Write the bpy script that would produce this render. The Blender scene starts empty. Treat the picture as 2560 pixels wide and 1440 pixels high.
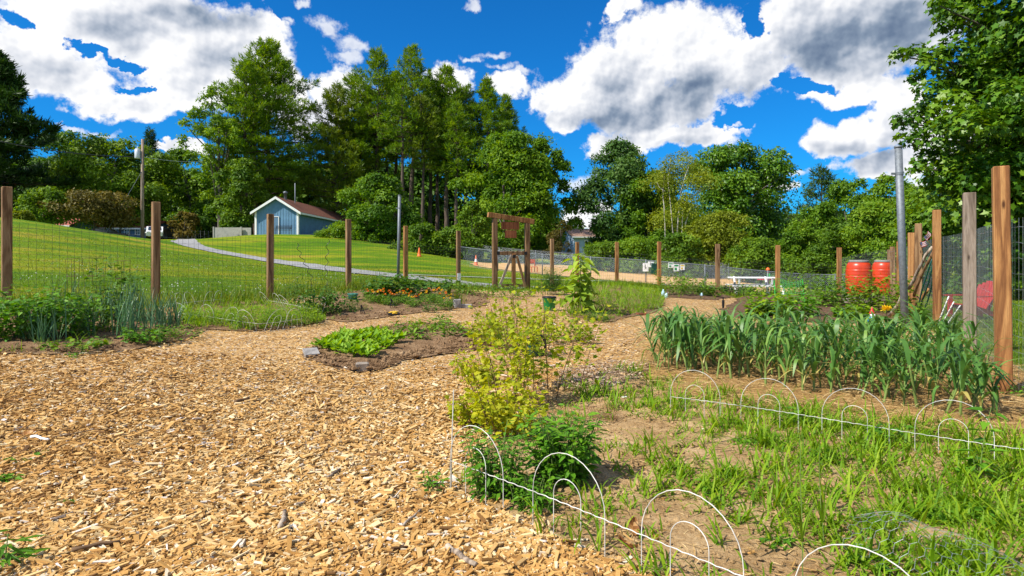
import bpy, math, random
import numpy as np
from mathutils import Vector, Matrix
from mathutils.geometry import delaunay_2d_cdt

rng = np.random.default_rng(11)
random.seed(11)
sc = bpy.context.scene
COL = sc.collection
F, CX, HY, CH = 1564.0, 1280.0, 642.0, 1.12   # focal length in photo pixels, centre column, horizon row, eye height
PI = math.pi

# ------------------------------------------------------------------ camera
cd = bpy.data.cameras.new("camera")
cam = bpy.data.objects.new("camera", cd)
COL.objects.link(cam)
cam.location = (0, 0, CH)
cam.rotation_euler = (math.radians(90), 0, 0)
cd.sensor_width = 36
cd.lens = F / 2560 * 36
cd.shift_y = (HY - 720) / 2560
cd.clip_start = 0.05
cd.clip_end = 3000
sc.camera = cam

# ------------------------------------------------------------------ terrain
# (photo column, depth in metres, ground height) seen in the photograph, smoothed by a thin plate spline
CTRL = [(1280, 1.5, 0), (200, 2.3, 0.0), (2400, 2.3, 0), (1280, 3, 0), (300, 4, .03), (2500, 4.9, 0), (1200, 5, 0), (2425, 7.3, .03), (2342, 10, .03),
        (100, 6.5, .2), (18, 9.5, .34), (388, 10.9, .24), (900, 6.5, .04), (675, 13, .2), (870, 16, .25), (1013, 20, .28), (1146, 20.8, .15), (1235, 20, .1), (1330, 15, .06),
        (1380, 23, .08), (1540, 26, .08), (1648, 25, -.08), (1793, 22, -.27), (1944, 23, -.34), (1884, 25.5, -.52), (2097, 23, -.38), (2250, 16, -.1), (1700, 13, -.05),
        (1200, 38, .38), (1500, 34, -.13), (1800, 32, -.58), (2110, 30, -.95), (2110, 48, -1.25), (1500, 50, .0), (1800, 48, -.6), (1200, 50, .7),
        (60, 30, 2.2), (40, 46, 3.85), (250, 50, 2.95), (340, 55, 2.62), (60, 62, 2.9), (330, 66, 2.6), (490, 62, 2.75), (640, 66, 3.5), (720, 40, .95), (870, 28, .47), (1010, 25, .33), (1180, 22, .13),
        (390, 76, 3.25), (300, 74, 3.0), (470, 86, 3.3), (388, 17, .55), (300, 25, 1.1), (500, 40, 1.55), (690, 69, 3.55), (780, 69, 3.55), (870, 60, 2.8), (960, 48, 1.75), (1060, 42, 1.0), (860, 90, 3.6), (500, 88, 2.2), (150, 90, 3.0),
        (1000, 120, 3), (1500, 120, 1.5), (2100, 120, 0), (2400, 30, -.3), (2560, 18, .0), (2700, 60, -.5), (2520, 9, -.05), (-300, 20, 1.0), (-300, 60, 4.5), (1440, 150, 2), (600, 150, 3), (100, 150, 3), (2500, 150, 0), (3000, 3, 0), (-400, 3, 0)]
_c = np.array(CTRL, float)
_cx = (_c[:, 0] - CX) / F * _c[:, 1]
_cy = _c[:, 1]


def _uv(x, y):
    y = np.clip(y, 0.5, 170.0)
    return np.clip(x / (y + 3.0), -1.25, 1.25) * 1.6, np.log(y + 3.0)


def _phi(r2):
    return 0.5 * r2 * np.log(r2 + 1e-9)


_u, _v = _uv(_cx, _cy)
_n = len(_u)
_A = np.zeros((_n + 3, _n + 3))
_A[:_n, :_n] = _phi((_u[:, None] - _u[None]) ** 2 + (_v[:, None] - _v[None]) ** 2) + np.eye(_n) * 0.004
_A[:_n, _n:] = np.stack([np.ones(_n), _u, _v], 1)
_A[_n:, :_n] = _A[:_n, _n:].T
_w = np.linalg.solve(_A, np.concatenate([_c[:, 2], np.zeros(3)]))


def gz(x, y):
    x = np.atleast_1d(np.asarray(x, float)); y = np.atleast_1d(np.asarray(y, float))
    out = np.empty(len(x))
    for a in range(0, len(x), 20000):
        u, v = _uv(x[a:a + 20000], y[a:a + 20000])
        k = _phi((u[:, None] - _u[None]) ** 2 + (v[:, None] - _v[None]) ** 2)
        out[a:a + 20000] = k @ _w[:_n] + _w[_n] + _w[_n + 1] * u + _w[_n + 2] * v
    return out


def g1(x, y):
    return float(gz([x], [y])[0])


_D = np.concatenate([np.arange(1.2, 12, .02), np.arange(12, 40, .08), np.arange(40, 160, .3)])


def G(px, py):
    """where the ground stands along a direction read off the photograph"""
    a = (px - CX) / F; b = -(py - HY) / F
    h = CH + b * _D - gz(a * _D, _D)
    i = np.argmax(h < 0)
    if h[i] >= 0: i = len(_D) - 1
    d = _D[i]
    return Vector((a * d, d, g1(a * d, d)))


def W(px, d):
    x = (px - CX) / F * d
    return Vector((x, d, g1(x, d)))


def ZP(py, d):
    return CH - (py - HY) / F * d


# ------------------------------------------------------------------ mesh helpers
class Geo:
    def __init__(s):
        s.v = []; s.f = []; s.t = []; s.n = 0

    def add(s, v, f, t=0.5):
        v = np.asarray(v, float).reshape(-1, 3); f = np.asarray(f, int)
        if len(f) == 0: return
        s.v.append(v); s.f.append(f + s.n); s.n += len(v)
        s.t.append(np.broadcast_to(np.asarray(t, float), (len(f),)))

    def mesh(s, name, mat, smooth=False):
        me = bpy.data.meshes.new(name)
        V = np.concatenate(s.v)
        me.vertices.add(len(V)); me.vertices.foreach_set("co", V.ravel())
        tot = np.concatenate([np.full(len(f), f.shape[1]) for f in s.f])
        loops = np.concatenate([f.ravel() for f in s.f])
        me.loops.add(len(loops)); me.loops.foreach_set("vertex_index", loops.astype(np.int32))
        me.polygons.add(len(tot))
        st = np.concatenate([[0], np.cumsum(tot)[:-1]])
        me.polygons.foreach_set("loop_start", st.astype(np.int32))
        me.polygons.foreach_set("loop_total", tot.astype(np.int32))
        at = me.attributes.new("tint", 'FLOAT', 'FACE')
        at.data.foreach_set("value", np.concatenate(s.t).astype(np.float32))
        me.update(calc_edges=True)
        me.polygons.foreach_set("use_smooth", np.full(len(tot), bool(smooth)))
        if mat: me.materials.append(mat)
        return me

    def build(s, name, mat, parent=None, smooth=False):
        o = bpy.data.objects.new(name, s.mesh(name, mat, smooth))
        COL.objects.link(o)
        if parent: o.parent = parent
        return o


def box_vf(c, s, rz=0.0, M=None):
    c = np.array(c, float); s = np.array(s, float) / 2
    v = np.array([[x, y, z] for z in (-1, 1) for y in (-1, 1) for x in (-1, 1)], float) * s
    if M is not None: v = v @ np.array(M.to_3x3()).T
    if rz:
        cs, sn = math.cos(rz), math.sin(rz)
        v = v @ np.array([[cs, sn, 0], [-sn, cs, 0], [0, 0, 1]])
    f = [[0, 2, 3, 1], [4, 5, 7, 6], [0, 1, 5, 4], [2, 6, 7, 3], [0, 4, 6, 2], [1, 3, 7, 5]]
    return v + c, f


def add_box(g, c, s, rz=0.0, t=0.5, M=None):
    v, f = box_vf(c, s, rz, M); g.add(v, f, t)


def add_cbox(g, c, s, b=0.006, rz=0.0, t=0.5):
    """box with chamfered vertical edges and a softened top"""
    hx, hy, hz = s[0] / 2, s[1] / 2, s[2] / 2
    ring = np.array([[-hx + b, -hy], [hx - b, -hy], [hx, -hy + b], [hx, hy - b], [hx - b, hy], [-hx + b, hy], [-hx, hy - b], [-hx, -hy + b]])
    rin = ring * np.array([1 - b / hx, 1 - b / hy])
    lv = [(ring, -hz), (ring, hz - b), (rin, hz)]
    v = np.concatenate([np.c_[r, np.full(8, z)] for r, z in lv])
    cs, sn = math.cos(rz), math.sin(rz)
    v = v @ np.array([[cs, sn, 0], [-sn, cs, 0], [0, 0, 1]]) + np.array(c)
    f = [[k * 8 + i, k * 8 + (i + 1) % 8, (k + 1) * 8 + (i + 1) % 8, (k + 1) * 8 + i] for k in range(2) for i in range(8)]
    n0 = g.n
    g.add(v, f, t)
    g.f.append(np.array([[n0 + 16 + i for i in range(8)]])); g.t.append(np.array([t]))
    g.f.append(np.array([[n0 + 7 - i for i in range(8)]])); g.t.append(np.array([t]))


def add_tube(g, pts, rad, n=6, t=0.5, cap=True):
    P = np.array([list(p) for p in pts], float)
    m = len(P)
    R = np.broadcast_to(np.asarray(rad, float), (m,))
    T = np.gradient(P, axis=0) if m > 2 else np.repeat((P[1] - P[0])[None], 2, 0)
    T /= np.linalg.norm(T, axis=1)[:, None] + 1e-12
    ref = np.array([0, 0, 1.0]) if abs(T[:, 2]).max() < .95 else np.array([0.3, 1.0, 0.1])
    A = np.cross(T, ref); A /= np.linalg.norm(A, axis=1)[:, None] + 1e-12
    B = np.cross(T, A)
    an = np.arange(n) / n * 2 * PI
    v = P[:, None] + R[:, None, None] * (np.cos(an)[None, :, None] * A[:, None] + np.sin(an)[None, :, None] * B[:, None])
    i = np.arange(m - 1)[:, None] * n; j = np.arange(n)[None]; k = (j + 1) % n
    f = np.stack([i + j, i + k, i + n + k, i + n + j], -1).reshape(-1, 4)
    n0 = g.n
    g.add(v.reshape(-1, 3), f, t)
    if cap and n > 2:
        g.f.append(np.array([[n0 + q for q in range(n)][::-1]])); g.t.append(np.array([t]))
        g.f.append(np.array([[n0 + (m - 1) * n + q for q in range(n)]])); g.t.append(np.array([t]))


def add_lathe(g, prof, n=24, c=(0, 0, 0), t=0.5):
    """prof: list of (radius, z)"""
    pr = np.array(prof, float); m = len(pr)
    an = np.arange(n) / n * 2 * PI
    v = np.stack([pr[:, 0, None] * np.cos(an), pr[:, 0, None] * np.sin(an), np.repeat(pr[:, 1, None], n, 1)], -1).reshape(-1, 3) + np.array(c)
    i = np.arange(m - 1)[:, None] * n; j = np.arange(n)[None]; k = (j + 1) % n
    g.add(v, np.stack([i + j, i + k, i + n + k, i + n + j], -1).reshape(-1, 4), t)


def add_prism(g, poly, y0, y1, axis='y', t=0.5, off=(0, 0, 0)):
    """closed outline (a, b) pulled along an axis"""
    p = np.array(poly, float); n = len(p)
    def emb(d):
        z = np.full(n, d)
        return {'y': np.c_[p[:, 0], z, p[:, 1]], 'z': np.c_[p, z], 'x': np.c_[z, p]}[axis]
    v = np.concatenate([emb(y0), emb(y1)]) + np.array(off)
    f = [[i, (i + 1) % n, n + (i + 1) % n, n + i] for i in range(n)]
    n0 = g.n
    g.add(v, f, t)
    g.f.append(np.array([[n0 + i for i in range(n)][::-1]])); g.t.append(np.array([t]))
    g.f.append(np.array([[n0 + n + i for i in range(n)]])); g.t.append(np.array([t]))


def nrm(a):
    return a / (np.linalg.norm(a, axis=-1, keepdims=True) + 1e-12)


LEAF_SHAPES = {
    'diamond': [(0, 0), (.5, .42), (1, 0), (.5, -.42)],
    'oval': [(0, 0), (.3, .38), (.7, .34), (1, 0), (.7, -.34), (.3, -.38)],
    'heart': [(0.08, 0), (0, .3), (.2, .5), (.55, .38), (1, 0), (.55, -.38), (.2, -.5), (0, -.3)],
    'lobed': [(0, 0), (.1, .45), (.42, .32), (.55, .5), (.72, .2), (1, 0), (.72, -.2), (.55, -.5), (.42, -.32), (.1, -.45)],
    'maple': [(0, 0), (-.05, .4), (.25, .3), (.45, .62), (.55, .2), (1, 0), (.55, -.2), (.45, -.62), (.25, -.3), (-.05, -.4)],
    'needle': [(0, 0), (.4, .5), (1, .12), (1, -.12), (.4, -.5)],
}


def add_leaves(g, pos, dirs, nor, L, Wd, t, shape='oval', curl=0.0, fold=0.0):
    """flat leaf faces with an outline, pos/dirs/nor (N,3)"""
    S = np.array(LEAF_SHAPES[shape], float); k = len(S); N = len(pos)
    if N == 0: return
    d = nrm(dirs); s = nrm(np.cross(nor, d)); n = np.cross(d, s)
    L = np.broadcast_to(np.asarray(L, float), (N,)); Wd = np.broadcast_to(np.asarray(Wd, float), (N,))
    a = S[None, :, 0] * L[:, None]; b = S[None, :, 1] * Wd[:, None]
    h = -curl * L[:, None] * S[None, :, 0] ** 2 + fold * np.abs(b)
    v = pos[:, None] + a[..., None] * d[:, None] + b[..., None] * s[:, None] + h[..., None] * n[:, None]
    g.add(v.reshape(-1, 3), np.arange(N * k).reshape(N, k), t)


def add_blades(g, pos, az, L, w, lean, bend, t, seg=4, wpow=1.0, kink=None):
    """strap leaves that rise at angle `lean` from vertical and bend over by `bend` radians"""
    N = len(pos)
    if N == 0: return
    az, L, w, lean, bend = [np.broadcast_to(np.asarray(q, float), (N,)) for q in (az, L, w, lean, bend)]
    ca, sa = np.cos(az), np.sin(az)
    side = np.stack([-sa, ca, np.zeros(N)], 1)
    p = np.array(pos, float).copy()
    rows = []
    for i in range(seg + 1):
        u = i / seg
        ww = w * (1 - u ** 2.2) ** wpow * (0.55 + .45 * min(1, u * 4)) + 0.0006
        rows.append(np.stack([p - side * ww[:, None] / 2, p + side * ww[:, None] / 2], 1))
        um = u + .5 / seg
        if kink is None: th = lean + bend * um ** 1.5
        else: th = lean + bend / (1 + np.exp(-(um - kink) * 14))
        p = p + (L / seg)[:, None] * np.stack([np.sin(th) * ca, np.sin(th) * sa, np.cos(th)], 1)
    v = np.stack(rows, 1).reshape(-1, 3)
    base = np.arange(N)[:, None] * (2 * (seg + 1)); i = np.arange(seg)[None] * 2
    f = np.stack([base + i, base + i + 1, base + i + 3, base + i + 2], -1).reshape(-1, 4)
    tt = np.repeat(np.broadcast_to(np.asarray(t, float), (N,)), seg)
    g.add(v, f, tt)


_lat = np.random.default_rng(17).random((64, 64))


def vn(x, y, s):
    """smooth patch noise over the ground, 0..1, patch size s metres"""
    out = 0; amp = .6
    for k in range(3):
        u, v = x / s * 2 ** k + 31.7 * k + 500, y / s * 2 ** k + 11.3 * k + 500
        i, j = np.floor(u).astype(int), np.floor(v).astype(int); a, b = u - i, v - j
        a = a * a * (3 - 2 * a); b = b * b * (3 - 2 * b)
        f = lambda p, q: _lat[p % 64, q % 64]
        out = out + amp * ((f(i, j) * (1 - a) + f(i + 1, j) * a) * (1 - b) + (f(i, j + 1) * (1 - a) + f(i + 1, j + 1) * a) * b)
        amp *= .5 if k else .42
    return out


# ------------------------------------------------------------------ scene bookkeeping
def tag(o, label=None, cat=None, group=None, kind=None):
    if label: o["label"] = label
    if cat: o["category"] = cat
    if group: o["group"] = group
    if kind: o["kind"] = kind
    return o


def thing(name, label, cat, loc=(0, 0, 0), rz=0.0, group=None, scale=1.0):
    o = bpy.data.objects.new(name, None)
    o.empty_display_size = 0.1
    COL.objects.link(o)
    o.location = loc; o.rotation_euler = (0, 0, rz); o.scale = (scale,) * 3
    return tag(o, label, cat, group)


def dup(root, loc, rz=0.0, scale=1.0, label=None, group=None):
    r = root.copy(); COL.objects.link(r)
    r.location = loc; r.rotation_euler = (0, 0, rz); r.scale = (scale,) * 3
    if label: r["label"] = label
    if group: r["group"] = group
    for ch in list(root.children):
        c = ch.copy(); COL.objects.link(c); c.parent = r
        for q in list(ch.children):
            e = q.copy(); COL.objects.link(e); e.parent = c
    return r


# ------------------------------------------------------------------ materials
def _mat(name):
    m = bpy.data.materials.new(name); m.use_nodes = True
    nt = m.node_tree; b = nt.nodes["Principled BSDF"]
    return m, nt, b


def N_(nt, typ, **kw):
    n = nt.nodes.new(typ)
    for k, v in kw.items(): setattr(n, k, v)
    return n


def ramp(nt, stops, interp='LINEAR'):
    r = N_(nt, 'ShaderNodeValToRGB'); e = r.color_ramp.elements
    r.color_ramp.interpolation = interp
    while len(e) < len(stops): e.new(0.5)
    for i, (p, c) in enumerate(stops):
        e[i].position = p; e[i].color = (*c, 1)
    return r


def noise_(nt, scale, detail=4, rough=.55, vec=None, dist=0.0, dim='3D'):
    n = N_(nt, 'ShaderNodeTexNoise'); n.inputs['Scale'].default_value = scale; n.inputs['Detail'].default_value = detail
    n.inputs['Roughness'].default_value = rough; n.inputs['Distortion'].default_value = dist
    if vec is not None: nt.links.new(vec, n.inputs['Vector'])
    return n


def mix_(nt, fac, a, b, mode='MIX'):
    m = N_(nt, 'ShaderNodeMix', data_type='RGBA', blend_type=mode)
    for sock, val in ((0, fac), (6, a), (7, b)):
        if hasattr(val, 'is_linked') or isinstance(val, bpy.types.NodeSocket): nt.links.new(val, m.inputs[sock])
        elif isinstance(val, tuple): m.inputs[sock].default_value = (*val, 1)
        else: m.inputs[sock].default_value = val
    return m.outputs[2]


def plain(name, col, rough=.6, metal=0.0, var=.12, scale=14, spec=.4, bump=0.0):
    m, nt, b = _mat(name)
    tc = N_(nt, 'ShaderNodeTexCoord')
    n = noise_(nt, scale, 5, .6, tc.outputs['Object'])
    lo = tuple(max(0, c * (1 - var * 2)) for c in col); hi = tuple(min(1, c * (1 + var)) for c in col)
    r = ramp(nt, [(.3, lo), (.62, hi)]); nt.links.new(n.outputs['Fac'], r.inputs['Fac'])
    nt.links.new(r.outputs['Color'], b.inputs['Base Color'])
    b.inputs['Roughness'].default_value = rough; b.inputs['Metallic'].default_value = metal
    b.inputs['Specular IOR Level'].default_value = spec
    if bump:
        bp = N_(nt, 'ShaderNodeBump'); bp.inputs['Strength'].default_value = bump; bp.inputs['Distance'].default_value = .01
        nt.links.new(n.outputs['Fac'], bp.inputs['Height']); nt.links.new(bp.outputs['Normal'], b.inputs['Normal'])
    return m


def foliage(name, c0, c1, c2, transl=.35, rough=.55, spec=.25, c3=None):
    m, nt, b = _mat(name)
    at = N_(nt, 'ShaderNodeAttribute', attribute_name='tint')
    r = ramp(nt, [(.08, c0), (.5, c1), (.92, c2), (1.0, c3 or c2)]); nt.links.new(at.outputs['Fac'], r.inputs['Fac'])
    nt.links.new(r.outputs['Color'], b.inputs['Base Color'])
    b.inputs['Roughness'].default_value = rough; b.inputs['Specular IOR Level'].default_value = spec
    tr = N_(nt, 'ShaderNodeBsdfTranslucent')
    hs = N_(nt, 'ShaderNodeHueSaturation'); hs.inputs['Saturation'].default_value = 1.1; hs.inputs['Value'].default_value = 1.35; hs.inputs['Hue'].default_value = .485
    nt.links.new(r.outputs['Color'], hs.inputs['Color']); nt.links.new(hs.outputs['Color'], tr.inputs['Color'])
    mx = N_(nt, 'ShaderNodeMixShader'); mx.inputs[0].default_value = transl
    nt.links.new(b.outputs[0], mx.inputs[1]); nt.links.new(tr.outputs[0], mx.inputs[2])
    nt.links.new(mx.outputs[0], nt.nodes['Material Output'].inputs['Surface'])
    return m


def timber(name, dark, mid, light, knots=True, rough=.75):
    m, nt, b = _mat(name)
    tc = N_(nt, 'ShaderNodeTexCoord'); oi = N_(nt, 'ShaderNodeObjectInfo')
    mp = N_(nt, 'ShaderNodeMapping'); mp.inputs['Scale'].default_value = (1, 1, .07)
    ad = N_(nt, 'ShaderNodeVectorMath', operation='ADD'); ml = N_(nt, 'ShaderNodeVectorMath', operation='SCALE')
    cmb = N_(nt, 'ShaderNodeCombineXYZ')
    for i in range(3): nt.links.new(oi.outputs['Random'], cmb.inputs[i])
    nt.links.new(cmb.outputs[0], ml.inputs[0]); ml.inputs['Scale'].default_value = 37
    nt.links.new(tc.outputs['Object'], ad.inputs[0]); nt.links.new(ml.outputs[0], ad.inputs[1])
    nt.links.new(ad.outputs[0], mp.inputs['Vector'])
    n1 = noise_(nt, 8, 3, .5, mp.outputs[0], dist=.8)
    n2 = noise_(nt, 150, 4, .6, mp.outputs[0])
    wv = N_(nt, 'ShaderNodeMath', operation='SINE'); mm = N_(nt, 'ShaderNodeMath', operation='MULTIPLY'); mm.inputs[1].default_value = 24
    nt.links.new(n1.outputs['Fac'], mm.inputs[0]); nt.links.new(mm.outputs[0], wv.inputs[0])
    rr = ramp(nt, [(0, dark), (.35, mid), (1, light)])
    mr = N_(nt, 'ShaderNodeMapRange'); mr.inputs['From Min'].default_value = -1
    nt.links.new(wv.outputs[0], mr.inputs['Value']); nt.links.new(mr.outputs[0], rr.inputs['Fac'])
    r2 = ramp(nt, [(.3, (.55, .5, .45)), (.62, (1.0, 1.0, 1.0))]); nt.links.new(n2.outputs['Fac'], r2.inputs['Fac'])
    c = mix_(nt, .75, rr.outputs['Color'], r2.outputs['Color'], 'MULTIPLY')
    if knots:
        vo = N_(nt, 'ShaderNodeTexVoronoi'); vo.inputs['Scale'].default_value = 2.6
        mp2 = N_(nt, 'ShaderNodeMapping'); mp2.inputs['Scale'].default_value = (3.0, 3.0, 1.0)
        nt.links.new(ad.outputs[0], mp2.inputs['Vector']); nt.links.new(mp2.outputs[0], vo.inputs['Vector'])
        kr = ramp(nt, [(.05, (1, 1, 1)), (.12, (0, 0, 0))]); nt.links.new(vo.outputs['Distance'], kr.inputs['Fac'])
        c = mix_(nt, kr.outputs['Color'], c, (dark[0] * .35, dark[1] * .3, dark[2] * .3))
    hs = N_(nt, 'ShaderNodeHueSaturation')
    mv = N_(nt, 'ShaderNodeMapRange'); mv.inputs['To Min'].default_value = .82; mv.inputs['To Max'].default_value = 1.15
    nt.links.new(oi.outputs['Random'], mv.inputs['Value']); nt.links.new(mv.outputs[0], hs.inputs['Value']); nt.links.new(c, hs.inputs['Color'])
    nt.links.new(hs.outputs['Color'], b.inputs['Base Color'])
    b.inputs['Roughness'].default_value = rough; b.inputs['Specular IOR Level'].default_value = .25
    bp = N_(nt, 'ShaderNodeBump'); bp.inputs['Strength'].default_value = .35; bp.inputs['Distance'].default_value = .004
    nt.links.new(n2.outputs['Fac'], bp.inputs['Height']); nt.links.new(bp.outputs['Normal'], b.inputs['Normal'])
    return m


def bark(name, c0, c1):
    m, nt, b = _mat(name)
    tc = N_(nt, 'ShaderNodeTexCoord'); mp = N_(nt, 'ShaderNodeMapping'); mp.inputs['Scale'].default_value = (1, 1, .22)
    nt.links.new(tc.outputs['Object'], mp.inputs['Vector'])
    n = noise_(nt, 5, 6, .65, mp.outputs[0]); r = ramp(nt, [(.35, c0), (.65, c1)])
    nt.links.new(n.outputs['Fac'], r.inputs['Fac']); nt.links.new(r.outputs['Color'], b.inputs['Base Color'])
    b.inputs['Roughness'].default_value = .9
    bp = N_(nt, 'ShaderNodeBump'); bp.inputs['Strength'].default_value = .6; bp.inputs['Distance'].default_value = .05
    nt.links.new(n.outputs['Fac'], bp.inputs['Height']); nt.links.new(bp.outputs['Normal'], b.inputs['Normal'])
    return m


CHIP_STOPS = [(0, (.09, .045, .018)), (.12, (.24, .12, .036)), (.35, (.44, .235, .065)), (.6, (.54, .325, .11)), (.82, (.65, .455, .21)), (.93, (.72, .60, .38)), (1, (.62, .56, .52))]


def ground_chips(name, scale, bump=1.0, far=False):
    m, nt, b = _mat(name)
    tc = N_(nt, 'ShaderNodeTexCoord')
    dn = noise_(nt, 9, 2, .5, tc.outputs['Object'])
    ad = mix_(nt, .06, tc.outputs['Object'], dn.outputs['Color'], 'ADD')
    mp = N_(nt, 'ShaderNodeMapping'); mp.inputs['Scale'].default_value = (1, 2.3, 1); mp.inputs['Rotation'].default_value = (0, 0, .5)
    nt.links.new(ad, mp.inputs['Vector'])
    v1 = N_(nt, 'ShaderNodeTexVoronoi'); v1.inputs['Scale'].default_value = scale; nt.links.new(mp.outputs[0], v1.inputs['Vector'])
    sp = N_(nt, 'ShaderNodeSeparateColor'); nt.links.new(v1.outputs['Color'], sp.inputs[0])
    r = ramp(nt, CHIP_STOPS); nt.links.new(sp.outputs[0], r.inputs['Fac'])
    big = noise_(nt, .9, 5, .6, tc.outputs['Object'])
    br = ramp(nt, [(.3, (.62, .56, .5)), (.65, (1, 1, 1))]); nt.links.new(big.outputs['Fac'], br.inputs['Fac'])
    c = mix_(nt, .7, r.outputs['Color'], br.outputs['Color'], 'MULTIPLY')
    nt.links.new(c, b.inputs['Base Color']); b.inputs['Roughness'].default_value = .85; b.inputs['Specular IOR Level'].default_value = .2
    bp = N_(nt, 'ShaderNodeBump'); bp.inputs['Strength'].default_value = bump; bp.inputs['Distance'].default_value = .02
    nt.links.new(sp.outputs[1], bp.inputs['Height']); nt.links.new(bp.outputs['Normal'], b.inputs['Normal'])
    return m


def earth(name, stops, scale=6, bump=.8, fine=60, fdist=.02):
    m, nt, b = _mat(name)
    tc = N_(nt, 'ShaderNodeTexCoord')
    n = noise_(nt, scale, 8, .65, tc.outputs['Object'])
    n2 = noise_(nt, fine, 6, .7, tc.outputs['Object'])
    mx = N_(nt, 'ShaderNodeMath', operation='MULTIPLY_ADD'); mx.inputs[1].default_value = .55
    mx2 = N_(nt, 'ShaderNodeMath', operation='MULTIPLY'); mx2.inputs[1].default_value = .45
    nt.links.new(n2.outputs['Fac'], mx2.inputs[0]); nt.links.new(n.outputs['Fac'], mx.inputs[0]); nt.links.new(mx2.outputs[0], mx.inputs[2])
    r = ramp(nt, stops); nt.links.new(mx.outputs[0], r.inputs['Fac']); nt.links.new(r.outputs['Color'], b.inputs['Base Color'])
    b.inputs['Roughness'].default_value = .95; b.inputs['Specular IOR Level'].default_value = .15
    bp = N_(nt, 'ShaderNodeBump'); bp.inputs['Strength'].default_value = bump; bp.inputs['Distance'].default_value = fdist
    nt.links.new(n2.outputs['Fac'], bp.inputs['Height']); nt.links.new(bp.outputs['Normal'], b.inputs['Normal'])
    return m


def lawn_mat(name):
    m, nt, b = _mat(name)
    tc = N_(nt, 'ShaderNodeTexCoord')
    mp = N_(nt, 'ShaderNodeMapping'); mp.inputs['Scale'].default_value = (.35, 1, 1); mp.inputs['Rotation'].default_value = (0, 0, .12)
    nt.links.new(tc.outputs['Object'], mp.inputs['Vector'])
    n = noise_(nt, .32, 6, .62, mp.outputs[0]); n2 = noise_(nt, 3.5, 6, .7, mp.outputs[0]); n3 = noise_(nt, 45, 5, .75, tc.outputs['Object'])
    a = N_(nt, 'ShaderNodeMath', operation='MULTIPLY_ADD'); a.inputs[1].default_value = .55
    q = N_(nt, 'ShaderNodeMath', operation='MULTIPLY'); q.inputs[1].default_value = .3
    q2 = N_(nt, 'ShaderNodeMath', operation='MULTIPLY_ADD'); q2.inputs[1].default_value = .2
    nt.links.new(n2.outputs['Fac'], q.inputs[0]); nt.links.new(n3.outputs['Fac'], q2.inputs[0]); nt.links.new(q.outputs[0], q2.inputs[2])
    nt.links.new(n.outputs['Fac'], a.inputs[0]); nt.links.new(q2.outputs[0], a.inputs[2])
    r = ramp(nt, [(.42, (.05, .13, .003)), (.49, (.09, .18, .004)), (.535, (.145, .215, .005)), (.575, (.235, .25, .010)), (.64, (.30, .22, .035))])
    nt.links.new(a.outputs[0], r.inputs['Fac']); nt.links.new(r.outputs['Color'], b.inputs['Base Color'])
    b.inputs['Roughness'].default_value = .9; b.inputs['Specular IOR Level'].default_value = .1
    bp = N_(nt, 'ShaderNodeBump'); bp.inputs['Strength'].default_value = .9; bp.inputs['Distance'].default_value = .05
    nt.links.new(n3.outputs['Fac'], bp.inputs['Height']); nt.links.new(bp.outputs['Normal'], b.inputs['Normal'])
    return m


def tinted(name, stops, rough=.8, spec=.2):
    m, nt, b = _mat(name)
    at = N_(nt, 'ShaderNodeAttribute', attribute_name='tint')
    tc = N_(nt, 'ShaderNodeTexCoord'); n = noise_(nt, 160, 3, .6, tc.outputs['Object'])
    r = ramp(nt, stops); nt.links.new(at.outputs['Fac'], r.inputs['Fac'])
    r2 = ramp(nt, [(.3, (.7, .66, .6)), (.6, (1, 1, 1))]); nt.links.new(n.outputs['Fac'], r2.inputs['Fac'])
    nt.links.new(mix_(nt, .6, r.outputs['Color'], r2.outputs['Color'], 'MULTIPLY'), b.inputs['Base Color'])
    b.inputs['Roughness'].default_value = rough; b.inputs['Specular IOR Level'].default_value = spec
    return m


M = {}
M['lawn'] = lawn_mat('lawn')
M['chip_ground'] = ground_chips('wood_chip_ground', 38)
M['park_chips'] = earth('park_chips', [(.3, (.38, .2, .06)), (.5, (.56, .34, .13)), (.7, (.66, .46, .22))], 1.2, .6, 14)
M['chip'] = tinted('wood_chip', CHIP_STOPS)
M['grey_chip'] = tinted('weathered_chip', [(0, (.10, .06, .035)), (.3, (.26, .17, .10)), (.65, (.43, .31, .21)), (1, (.58, .48, .37))])
M['soil'] = earth('dry_soil', [(.34, (.07, .038, .018)), (.46, (.17, .10, .05)), (.56, (.27, .17, .09)), (.68, (.42, .30, .18))], 5, .9, 55)
M['dark_soil'] = earth('dark_soil', [(.3, (.05, .028, .016)), (.5, (.12, .07, .04)), (.68, (.22, .14, .085))], 6, 1.0, 60)
M['sandy_soil'] = earth('sandy_soil', [(.34, (.16, .09, .035)), (.45, (.33, .205, .09)), (.56, (.47, .32, .16)), (.68, (.60, .47, .29))], 4, .9, 60)
M['straw_ground'] = earth('straw_ground', [(.3, (.16, .085, .03)), (.45, (.33, .19, .07)), (.6, (.46, .29, .11)), (.75, (.56, .4, .2))], 7, 1.0, 80)
M['straw'] = tinted('straw', [(0, (.22, .12, .04)), (.5, (.48, .3, .1)), (1, (.66, .5, .25))])
M['gravel'] = earth('gravel', [(.35, (.17, .17, .175)), (.5, (.27, .27, .27)), (.65, (.38, .38, .37))], 4, .6, 120, .01)
M['bark'] = bark('pine_bark', (.035, .024, .018), (.12, .085, .065))
M['bark_grey'] = bark('grey_bark', (.05, .04, .032), (.16, .13, .105))
M['birch'] = bark('birch_bark', (.28, .25, .2), (.62, .58, .5))
M['cedar'] = timber('new_timber', (.20, .08, .027), (.34, .155, .052), (.44, .225, .082))
M['cedar_brown'] = timber('brown_timber', (.145, .075, .033), (.24, .135, .062), (.32, .195, .1))
M['cedar_grey'] = timber('weathered_timber', (.085, .06, .043), (.18, .135, .10), (.27, .21, .165))
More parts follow.
